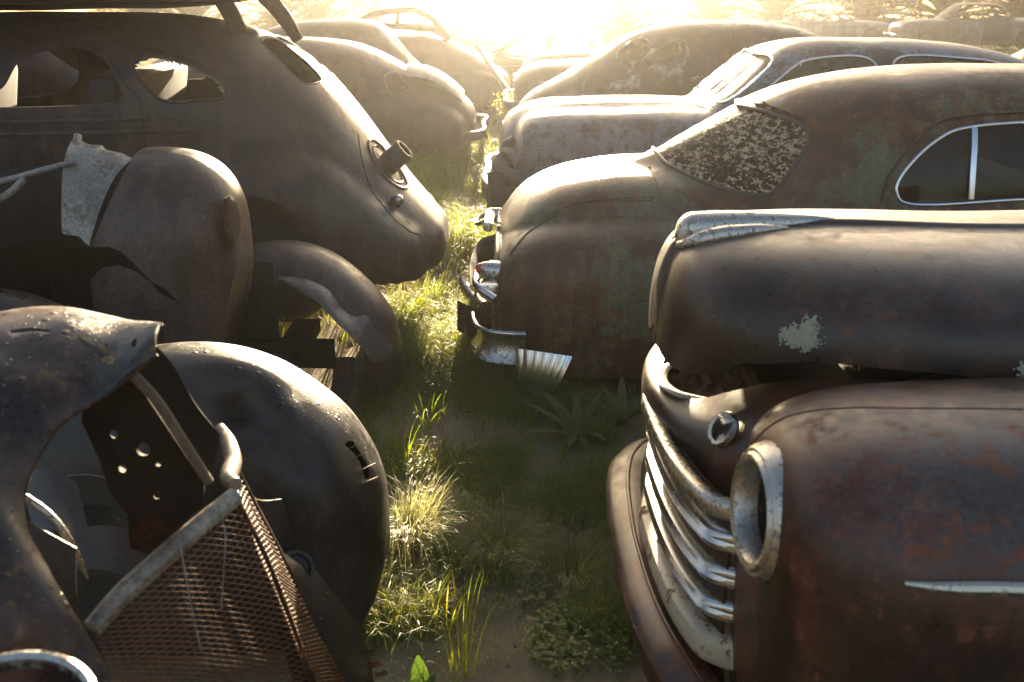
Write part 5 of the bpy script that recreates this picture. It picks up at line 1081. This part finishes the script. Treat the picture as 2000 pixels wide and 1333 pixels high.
# roofless shell set on top of the hulk: thin pillars and roof
t = thing('pillar_shell', 'thin pillared car shell with a curved roof rail against the bright sky, set on a hulk', 'car', (-1.5, 16.2, 1.1), LR)
g = G()
for y in (15.6, 16.9):
    tube(clin([PY(700, 42, y), PY(730, 28, y), PY(770, 22, y), PY(815, 22, y), PY(842, 36, y), PY(862, 58, y), PY(880, 78, y)]), 1, g, flat=(.05, .04, (0, 1, 0)), k=10)
    tube([PY(778, 24, y), PY(777, 36, y), PY(776, 50, y)], .035, g); tube([PY(705, 42, y), PY(740, 50, y), PY(790, 52, y), PY(845, 56, y), PY(880, 80, y)], .05, g)
Pz = np.array([[Vector(PY(u, v, 15.6 + 1.3*q)) + Vector((0, 0, .05*math.sin(q*3.14))) for q in np.linspace(0, 1, 10)] for u, v in spline([(735, 27, 0), (770, 21, 0), (815, 21, 0), (840, 34, 0)], 20)[:, :2]])
obj('pillars', g, M['brown'], t); g = G(); sheet(Pz, .02, g); obj('roof', g, M['brown'], t)
fastback('grey_nosed_car', 'dull grey brown car seen through the side windows of the humpbacked sedan', LR, 7.35, -6.0, 1, M['dew'], 1.08, [], seed=85, sidewins=False)
notchback('hazy_wagon', 'faint car body with dark wheel arches standing across the lane in the haze', FR, 40, -3.0, 1, [M['wht']], .70, .95, seed=76)
notchback('far_low_car', 'low faint car roof just ahead of the body standing across the lane', FR, 18.5, -1.6, 1, [M['brown']], .72, .9, seed=77)
notchback('white_sedan', 'dirty white four-door sedan with empty windows at the back of the yard', FR, 36, 13.0, -1, [M['wht']], .86, .98, seed=78, square=.5)
notchback('two_tone_sedan', 'pale blue sedan with rust stains and one black rear door', FR, 33, 12.1, 1, [M['paleblue'], M['blackp']], 1.0, .98, glass=M['dirtyglass'], seed=79)
fastback('black_fastback', 'black humpbacked car at the right edge beyond the blue sedan roof', FR, 18, 8.7, 1, M['blackp'], .9, seed=80)
notchback('dark_sedan', 'dark low car behind the black rear door of the pale blue sedan', FR, 37, 17.2, 1, [M['blackp']], .95, .95, seed=81)
t, _b = fastback('hoisted_shell', 'brown car shell raised on a stack between the white sedan and the pale blue sedan', FR, 39, 15.0, -1, M['peel'], .9, seed=82, L=.6)
for o in [t] : o.location.z += 1.15
# what it stands on
t2 = notchback('crushed_sedan', 'flattened dark car under the raised brown shell', FR, 39.5, 15.2, -1, [M['deep']], .85, .62, seed=83)

# ---------------------------------------------------------------- small white building and post far off
t = thing('white_shed', 'small flat roofed white building far off between the palms', 'building', (15.5, 78, drop(78)))
zb_ = drop(78); hb_ = .55 - zb_
g = G(); box((15.5, 78, zb_ + hb_/2), (1.7, 3, hb_), g); obj('wall', g, M['wht'], t); g = G(); box((15.5, 78, .62), (1.9, 3.3, .14), g); obj('roof', g, M['grey'], t); g = G(); box((15.2, 76.47, zb_ + 1.0), (.8, .05, 1.9), g); obj('door', g, M['blackp'], t)
# ---------------------------------------------------------------- plants
M['grass'] = leafmat('grass_blades', [(.11, .15, .02), (.16, .20, .028), (.22, .23, .045), (.13, .18, .03), (.30, .25, .09)], .55)
M['drygrass'] = leafmat('dry_grass', [(.30, .29, .18), (.38, .37, .26), (.22, .22, .11), (.34, .35, .24)], .4)
M['lush'] = leafmat('lush_blades', [(.15, .22, .012), (.22, .27, .016), (.18, .23, .014), (.32, .27, .03)], .6)
M['weed'] = leafmat('weed_leaves', [(.09, .12, .03), (.12, .145, .04), (.15, .165, .055)], .4)
M['weed2'] = leafmat('broad_leaf_green', [(.06, .11, .02), (.07, .12, .022)], .3)
M['dimgrass'] = leafmat('dull_grass', [(.18, .18, .06), (.27, .24, .11), (.14, .155, .04), (.32, .28, .15)], .4)
M['clover'] = leafmat('clover_leaves', [(.12, .17, .03), (.18, .22, .045), (.26, .25, .06)], .5)
M['palmleaf'] = leafmat('palm_leaflets', [(.012, .018, .006), (.02, .026, .009), (.03, .034, .012)], .08, .8, .05)
M['treeleaf'] = leafmat('tree_leaves', [(.016, .022, .008), (.026, .032, .012), (.04, .042, .018)], .12, .8, .05)
M['bark'] = plain('rough_bark', (.10, .075, .055), .9, 0, .4, 8, .9, bdist=.03)
M['flower'] = leafmat('yellow_bloom', [(.40, .36, .12), (.5, .45, .2)], .4)
def blades(base, h, w, az, lean, bend, lev=4, seed=0):
    """many grass blades at once: bent tapering strips"""
    n = len(base); d = np.stack([np.cos(az), np.sin(az), 0*az], 1); sd_ = np.stack([-np.sin(az), np.cos(az), 0*az], 1)
    tw = np.random.default_rng(seed).uniform(-1.2, 1.2, n); sd_ = sd_*np.cos(tw)[:, None] + d*np.sin(tw)[:, None]
    t = np.linspace(0, 1, lev + 1); pts = []
    for q in t:
        a = lean + bend*q*q; up = np.cos(np.clip(a*q, 0, 2.6)); ou = np.sin(np.clip(a, 0, 2.4))*q
        c = base + d*(h*ou)[:, None] + np.array([0, 0, 1])*(h*q*np.maximum(up, -.3))[:, None]
        ww = w*(1 - q**1.6)*.5*(.6 + .4*min(1, q*4 + .3))
        if q < 1: pts += [c - sd_*ww[:, None], c + sd_*ww[:, None]]
        else: pts += [c]
    V = np.stack(pts, 1); k = V.shape[1]; F = []
    for i in range(lev - 1): F.append((2*i, 2*i+1, 2*i+3, 2*i+2))
    F3 = (2*lev-2, 2*lev-1, 2*lev)
    g = G(); o = np.arange(n)*k; faces = []
    for f in F: faces += (o[:, None] + np.array(f)).tolist()
    faces += (o[:, None] + np.array(F3)).tolist()
    g.v.append(V.reshape(-1, 3)); g.f += [tuple(x) for x in faces]; g.n += n*k; return g
def patchy(n, x0, x1, y0, y1, thr=.0, sc=2.0, seed=0, ypow=1.0):
    r = np.random.default_rng(seed); out = []
    while len(out) < n:
        x = r.uniform(x0, x1); y = y0 + (y1 - y0)*r.random()**ypow
        if noise.noise((x*sc, y*sc, seed*1.3)) + .35*noise.noise((x*sc*3.1, y*sc*3.1, 7)) > thr + r.normal()*.12: out.append((x, y, gz(x, y)))
    return np.array(out)
def sow(name, label, n, x0, x1, y0, y1, h0, h1, w, mat, thr=0, sc=2, seed=0, bend=1.0, ypow=1.0):
    r = np.random.default_rng(seed + 99); p = patchy(n, x0, x1, y0, y1, thr, sc, seed, ypow)
    hh = np.array([.5 + .9*max(0, .5 + noise.noise((a*1.4, c*1.4, 4))) for a, c, _ in p])
    g = blades(p, r.uniform(h0, h1, n)*hh, r.uniform(.6, 1.2, n)*w, r.uniform(0, 6.28, n), r.uniform(.05, .5, n), r.uniform(.2, 1, n)*bend, seed=seed)
    return tag(obj(name, mesh(g, None, False), mat, loc=(0, 0, 0)), label, None, kind='stuff')
sow('grass', 'short patchy grass on the lane between the two rows', 24000, -.65, .42, 2.35, 5.2, .035, .15, .0040, M['grass'], -.02, 3.2, 1, 1.6)
sow('grass', 'taller sunlit grass along the lane', 9000, -.75, .35, 4.3, 7.0, .06, .20, .005, M['grass'], -.05, 2.2, 2, 1.3)
sow('grass', 'high green grass where the lane runs on', 15000, -1.3, .35, 6.6, 10.5, .14, .38, .008, M['grass'], -.25, 1.4, 3, 1.0)
sow('grass', 'grass around and between the wrecks', 9000, -3.2, 3.0, 3.4, 9.5, .05, .2, .006, M['grass'], .0, 1.5, 4, 1.2)
sow('grass', 'far grass beyond the rows', 14000, -9, 18, 10.5, 42, .15, .45, .02, M['grass'], -.1, .5, 5, 1.0, 1.3)
sow('dry_grass', 'thin dry stalks scattered over the sandy soil', 6500, -.6, .5, 1.7, 5.0, .02, .10, .0020, M['drygrass'], .0, 2.5, 6, 2.2)
sow('dry_grass', 'dry stalks among the sunlit grass', 2200, -.7, .3, 4.4, 8.5, .1, .28, .004, M['drygrass'], -.1, 2, 7, 1.2)
# clover and other low leaves
def leaf(c, d, n, L, w, g, curl=.25, seg=6, fold=.15):
    d = Vector(d).normalized(); n = Vector(n).normalized(); s_ = d.cross(n).normalized(); n = s_.cross(d)
    V = []; F = []
    for i in range(seg + 1):
        q = i/seg; ww = w*math.sin(math.pi*min(1, q*.93 + .05))**.75*(1 - .25*q); p = Vector(c) + d*(L*q) - n*(curl*L*q*q)
        V += [p + s_*ww/2 + n*fold*ww*.5, p, p - s_*ww/2 + n*fold*ww*.5]
        if i: a = 3*i; F += [(a-3, a-2, a+1, a), (a-2, a-1, a+2, a+1)]
    g.add(V, F)
g = G(); pc = np.vstack([patchy(2200, .02, .42, 1.75, 3.2, .02, 4, 21), patchy(900, -.5, .3, 2.6, 4.6, .1, 3, 22), patchy(120, -.5, -.1, 1.9, 3.0, .25, 4, 23)])
for x, y, z in pc:
    hgt = rng.uniform(.008, .045); a0 = rng.uniform(0, 6.28); L = rng.uniform(.007, .014)
    for k in range(3):
        a = a0 + k*2.09; leaf((x, y, z + hgt), (math.cos(a), math.sin(a), .15), (rng.normal()*.2, rng.normal()*.2, 1), L, L*.95, g, .2, 3)
tag(obj('ground_cover', mesh(g, None, False), M['clover'], loc=(0, 0, 0)), 'low clover-like leaves creeping over the soil', None, kind='stuff')
# small stones and crumbs of bark
g = G()
for k in range(420):
    x, y = rng.uniform(-.5, .35), 1.75 + 2.2*rng.random()**1.5; s_ = abs(rng.normal())*.003 + .0015; lathe([(s_*.4, s_*.8), (s_, s_*.3), (s_*.8, -s_*.4)], (x, y, gz(x, y)), rng.normal(size=3) + np.array([0, 0, 1.5]), g, k=5)
tag(obj('gravel', mesh(g, None), M['dust'], loc=(0, 0, 0)), 'small crumbs and pebbles on the bare sand', None, kind='stuff')
def tuft(name, label, x, y, n, h0, h1, w, rad, mat, bend=1.4, seed=0, lean=.6, cat='grass tuft'):
    r = np.random.default_rng(seed); a = r.uniform(0, 6.28, n); q = rad*r.random(n)**.7
    p = np.stack([x + q*np.cos(a), y + q*np.sin(a), np.array([gz(x + d*math.cos(b_), y + d*math.sin(b_)) for d, b_ in zip(q, a)])], 1)
    g = blades(p, r.uniform(h0, h1, n), r.uniform(.6, 1.2, n)*w, a + r.normal(0, .6, n), r.uniform(0, 1, n)*lean, r.uniform(.2, 1, n)*bend, 6, seed)
    return tag(obj(name, mesh(g, None, False), mat, loc=(x, y, gz(x, y))), label, cat)
p = PZ(808, 1050); tuft('dry_grass_tuft', 'pale dry grass tuft lit by the sun beside the big dented fender', p.x, p.y, 700, .10, .27, .0026, .10, M['drygrass'], 1.9, 31, 1.0)
p = PZ(985, 1075); tuft('dry_grass_tuft', 'flattened greyish green grass tuft in the shade in the middle of the lane', p.x, p.y, 520, .10, .24, .003, .10, M['dimgrass'], 2.3, 32, 1.4)
p = PZ(1120, 1120); tuft('dry_grass_tuft', 'wide trailing grass tuft close to the chrome grille', p.x, p.y, 480, .10, .26, .003, .10, M['dimgrass'], 2.4, 36, 1.4)
p = PZ(905, 1320); tuft('tall_grass', 'tall bright green blades rising from bare sand at the bottom of the lane', p.x, p.y, 15, .16, .34, .0048, .03, M['lush'], .5, 33, .2)
p = PZ(870, 1235); tuft('tall_grass', 'few thin green blades next to the tall bright clump', p.x, p.y, 7, .1, .22, .005, .03, M['lush'], .6, 34, .25)
p = PZ(790, 905); tuft('tall_grass', 'upright green blades behind the pale dry tuft', p.x, p.y, 12, .10, .22, .005, .05, M['lush'], .6, 35, .25)
for k, (u, v, n, hh, lb) in enumerate([(835, 830, 30, .22, 'sunlit clump of arching blades in front of the hollow fender'), (795, 640, 60, .24, 'glowing yellow green clump against the rim of the hollow fender'), (845, 590, 70, .24, 'glowing yellow green clump below the tip of the humpbacked tail'), (880, 700, 40, .2, 'sunlit clump next to the bent rear bumper'), (900, 480, 60, .2, 'bright clump between the humpbacked tail and the sedan trunk'), (760, 540, 50, .22, 'sunlit grass clump under the tail of the humpbacked sedan'), (850, 500, 50, .2, 'back-lit clump right below the humpbacked tail edge'), (940, 430, 40, .22, 'broad bladed bright clump before the third sedan')]):
    p = PZ(u, v); tuft('grass_clump', lb, p.x, p.y, n, .1, hh, .006, .10, M['lush'], 1.0, 40 + k, .5)
def rosette(name, label, x, y, n, L, w, mat, up=.5, seed=0, cat='weed'):
    r = np.random.default_rng(seed); g = G(); z = gz(x, y)
    for k in range(n):
        a = k*2.4 + r.normal()*.2; u_ = up*r.uniform(.5, 1.5); l_ = L*r.uniform(.6, 1.1); leaf((x, y, z), (math.cos(a), math.sin(a), u_), (-math.cos(a)*.5, -math.sin(a)*.5, 1), l_, w*r.uniform(.7, 1.1), g, .35, 9, .25)
    return tag(obj(name, mesh(g, None, False), mat, loc=(x, y, z)), label, cat)
for k, (u, v, n, L, w, up, lb) in enumerate([(1130, 850, 16, .26, .05, .9, 'broad leaved dock plant under the rusty rear fender'), (1215, 820, 14, .26, .05, 1.1, 'dock plant tall against the wheel skirt'), (1060, 800, 10, .18, .035, 1.0, 'small dock plant next to the fluted plate'), (1185, 905, 12, .16, .04, .5, 'spreading weed between the dock plants and the apron'), (990, 870, 8, .14, .02, .5, 'narrow leaved rosette in the middle of the lane'), (940, 760, 10, .14, .03, .9, 'weed at the corner of the bent bumper'), (1100, 1000, 9, .12, .025, .7, 'grey green rosette left of the chrome grille'), (1230, 1230, 7, .13, .018, .9, 'narrow leaved sprout below the apron edge')]):
    p = PZ(u, v); rosette('dock_plant', lb, p.x, p.y, n, L, w, M['weed'], up, 60 + k)
p = PZ(822, 1345); g = G(); leaf((p.x, p.y, gz(p.x, p.y)), (-.05, .1, 1), (.1, -1, .3), .115, .058, g, .12, 12, .22); leaf((p.x + .01, p.y, gz(p.x, p.y)), (.3, .3, .6), (.1, -1, .5), .06, .03, g, .3, 8)
tag(obj('broad_leaf', mesh(g, None, False), M['weed2'], loc=(p.x, p.y, gz(p.x, p.y))), 'single broad pointed green leaf standing up at the bottom edge of the lane', 'weed')
# yellow flowering bush at the far end of the lane
p = PZ(998, 262); g = G(); r = np.random.default_rng(3)
for k in range(46):
    a = r.uniform(0, 6.28); tp = Vector((p.x + .15*r.normal()*.6, p.y + .15*r.normal()*.6, .20 + .28*r.random())); b0 = Vector((p.x, p.y, 0))
    tube([b0, b0.lerp(tp, .5) + Vector((0, 0, .06)), tp], .005, g, k=4)
e = obj('flowering_bush', mesh(g, None), M['weed'], loc=(p.x, p.y, gz(p.x, p.y))); tag(e, 'yellow flowering bush at the far end of the grass lane', 'bush')
g = G()
for k in range(420):
    q = Vector((p.x + .16*r.normal()*.7, p.y + .16*r.normal()*.6, .16 + .36*r.random())); leaf(q, r.normal(size=3), r.normal(size=3), .032, .02, g, .2, 3)
obj('blossoms', mesh(g, None, False), M['flower'], e)
# grass growing up inside the engine bay of the truck
p = Vector((.72, 1.93, .96)); g = blades(np.array([p, p + Vector((.01, .01, 0)), p + Vector((-.03, 0, 0))]), np.array([.10, .085, .10]), np.array([.006]*3), np.array([2.8, .4, 3.0]), np.array([.25, .1, .9]), np.array([.2, .2, 1.2]), 6, 5)
tag(obj('grass_sprig', mesh(g, None, False), M['lush'], loc=p), 'green grass sprig growing in the engine bay below the lifted hood', 'grass tuft')

# ---------------------------------------------------------------- palms and trees behind the yard
def palm(name, label, x, y, trunk_h, n, L, up0, up1, seed, group='palms behind the yard'):
    r = np.random.default_rng(seed); t = thing(name, label, 'palm tree', (x, y, 0), group)
    g = G(); lathe([(.42, 0), (.40, trunk_h*.4), (.46, trunk_h*.8), (.5, trunk_h), (.3, trunk_h + .4), (.02, trunk_h + .6)], (x, y, -.05), (0, 0, 1), g, k=14)
    for k in range(60):
        a = k*2.4; z = trunk_h*(k/60) + .1; tube([(x + .38*math.cos(a), y + .38*math.sin(a), z), (x + .56*math.cos(a), y + .56*math.sin(a), z + .22)], [.06, .03], g, k=5)
    obj('trunk', g, M['bark'], t); g = G()
    V = []; F = []
    for k in range(n):
        a = k*2.39996 + r.normal()*.15; el = up0 + (up1 - up0)*(k/n)**1.1 + r.normal()*.06; l_ = L*r.uniform(.8, 1.1); d = Vector((math.cos(a), math.sin(a), 0))
        pts = []; p = Vector((x, y, trunk_h + .2)); ang = el
        for i in range(13): pts.append(p.copy()); p = p + (d*math.cos(ang) + Vector((0, 0, 1))*math.sin(ang))*(l_/12); ang -= .10 + .012*i
        tube(pts, [.035, .006], g, k=4, cap=False)
        s_ = d.cross(Vector((0, 0, 1)))
        for i in range(2, 46):
            q = i/46*12; j = min(11, int(q)); c = pts[j].lerp(pts[j+1], q - j); tg_ = (pts[j+1] - pts[j]).normalized(); nn = s_.cross(tg_)
            ll = (.50*math.sin(math.pi*min(1, i/46*.9 + .12))**.6)*L/3.4*r.uniform(.8, 1.1)
            for sg_ in (-1, 1):
                dd = (s_*sg_*.8 + tg_*.75 + nn*.28 + Vector(r.normal(size=3)*.08)).normalized(); w_ = tg_*.020*L/3.4 + nn*.006
                o_ = len(V); V += [c - w_, c + w_, c + dd*ll*.6 + w_*.7 - nn*.0, c + dd*ll - Vector((0, 0, .05*ll))]; F += [(o_, o_+1, o_+2, o_+3)]
    g.add(V, F); obj('fronds', mesh(g, None, False), M['palmleaf'], t); return t
protos = [palm('date_palm', 'arching palm beyond the left row, its fronds just over the boxy roof', -6.3, 34, .3, 46, 3.2, 1.35, -.1, 1),
          palm('date_palm', 'upright palm in the middle of the sun glare', 3.2, 31, .35, 40, 3.7, 1.4, .15, 2),
          palm('date_palm', 'upright palm right of the palm in the glare', 6.9, 37, .35, 40, 3.7, 1.4, .1, 3)]
def copy_tree(o, dx, dy, rz, sc, label):
    c = o.copy(); COL.objects.link(c); c.location = (dx, dy, 0); c.rotation_euler.z = rz; c.scale = (sc, sc, sc); c['label'] = label
    for ch in list(o.children):
        k = ch.copy(); COL.objects.link(k); k.parent = c
    return c
for i, x, y, rz, sc, lb in [(0, -8.2, 37, 2.0, .9, 'smaller arching palm left of the first arching palm'), (0, -11, 36, 4.0, 1.05, 'palm showing between the stacked shell legs and the boxy roof'), (0, -15, 42, 1.0, 1.1, 'palm behind the roof of the humpbacked sedan'),
                            (2, 10.2, 41, 1.3, 1.1, 'upright palm over the white sedan'), (1, 14.6, 43, 2.2, 1.2, 'tall palm behind the raised brown shell'), (2, 17.4, 42, 4.1, 1.25, 'dense palm over the pale blue sedan roof'),
                            (1, 20.6, 42, 5.0, 1.25, 'dark palm over the tail of the pale blue sedan'), (2, 23.6, 41, .4, 1.25, 'dark palm at the right end of the row of palms')]:
    copy_tree(protos[i], x, y, rz, sc, lb)
def tree(name, label, x, y, h, rad, n, seed, group='trees behind the yard'):
    r = np.random.default_rng(seed); t = thing(name, label, 'tree', (x, y, 0), group); g = G()
    tube(clin([(x, y, -.1), (x + .1, y, h*.25), (x - .1, y + .1, h*.5), (x + .1, y, h*.8)], False, .3), [.32, .24, .16, .05], g, k=9); cl = []
    for k in range(22):
        z0 = h*r.uniform(.18, .7); a = r.uniform(0, 6.28); el = r.uniform(.1, .9); l_ = rad*r.uniform(.6, 1.1); e_ = Vector((x + math.cos(a)*l_*math.cos(el), y + math.sin(a)*l_*math.cos(el), z0 + l_*math.sin(el)*.8))
        m_ = Vector((x, y, z0)).lerp(e_, .5) + Vector((0, 0, .2)); tube([(x, y, z0), m_, e_], [.10, .06, .015], g, k=6); cl += [e_, m_.lerp(e_, .5), m_]
    obj('trunk', g, M['bark'], t); V = []; F = []
    for c in cl:
        rc = rad*r.uniform(.18, .36); 
        for k in range(n):
            d = Vector(r.normal(size=3)).normalized()*rc*r.random()**.45; p = c + Vector((d.x, d.y, d.z*.7)); u_ = Vector(r.normal(size=3)).normalized()*.11; w_ = u_.orthogonal().normalized()*.035; u_.z -= .06
            o_ = len(V); V += [p - u_, p + w_, p + u_, p - w_]; F.append((o_, o_+1, o_+2, o_+3))
    g = G().add(V, F); obj('crown', mesh(g, None, False), M['treeleaf'], t); return t
tree('gum_tree', 'loose crowned tree left of the sun glare', -4.2, 48, 4.3, 2.4, 130, 5); tree('gum_tree', 'thin crowned tree nearest the sun glare', -1.4, 50, 4.4, 2.5, 110, 6); tree('gum_tree', 'bushy tree low behind the pillared shell', -6.8, 52, 3.9, 2.2, 110, 7)
g = G(); V = []; F = []; r = np.random.default_rng(8)
for k in range(16000):
    x = r.uniform(-120, 130); hh = 2.6 + .9*noise.noise((x*.05, 2, 0)) + .7*noise.noise((x*.23, 5, 0)); p = Vector((x, 130 + r.normal()*4, -12 + (max(.1, hh) + 6.4)*r.random()**.6)); u_ = Vector(r.normal(size=3)).normalized()*.55; w_ = u_.orthogonal().normalized()*.35
    o_ = len(V); V += [p - u_, p + w_, p + u_, p - w_]; F.append((o_, o_+1, o_+2, o_+3))
tag(obj('treeline', mesh(g.add(V, F), None, False), M['treeleaf'], loc=(0, 130, -12)), 'far-off low line of bushes along the end of the field', None, kind='stuff')
# ---------------------------------------------------------------- air
m, tt_, o = nodes('air'); b = NB(tt_); pv = b.n('VolumePrincipled')
pv.inputs['Color'].default_value = (1, .95, .88, 1); pv.inputs['Density'].default_value = .0015; pv.inputs['Anisotropy'].default_value = .92
b.link(pv.outputs[0], o.inputs['Volume'])
hz = G(); box((0, 90, -3.3), (330, 236, 20), hz, None, 0)
tag(obj('haze', hz, m), 'bright morning haze lying over the yard', None, kind='stuff')
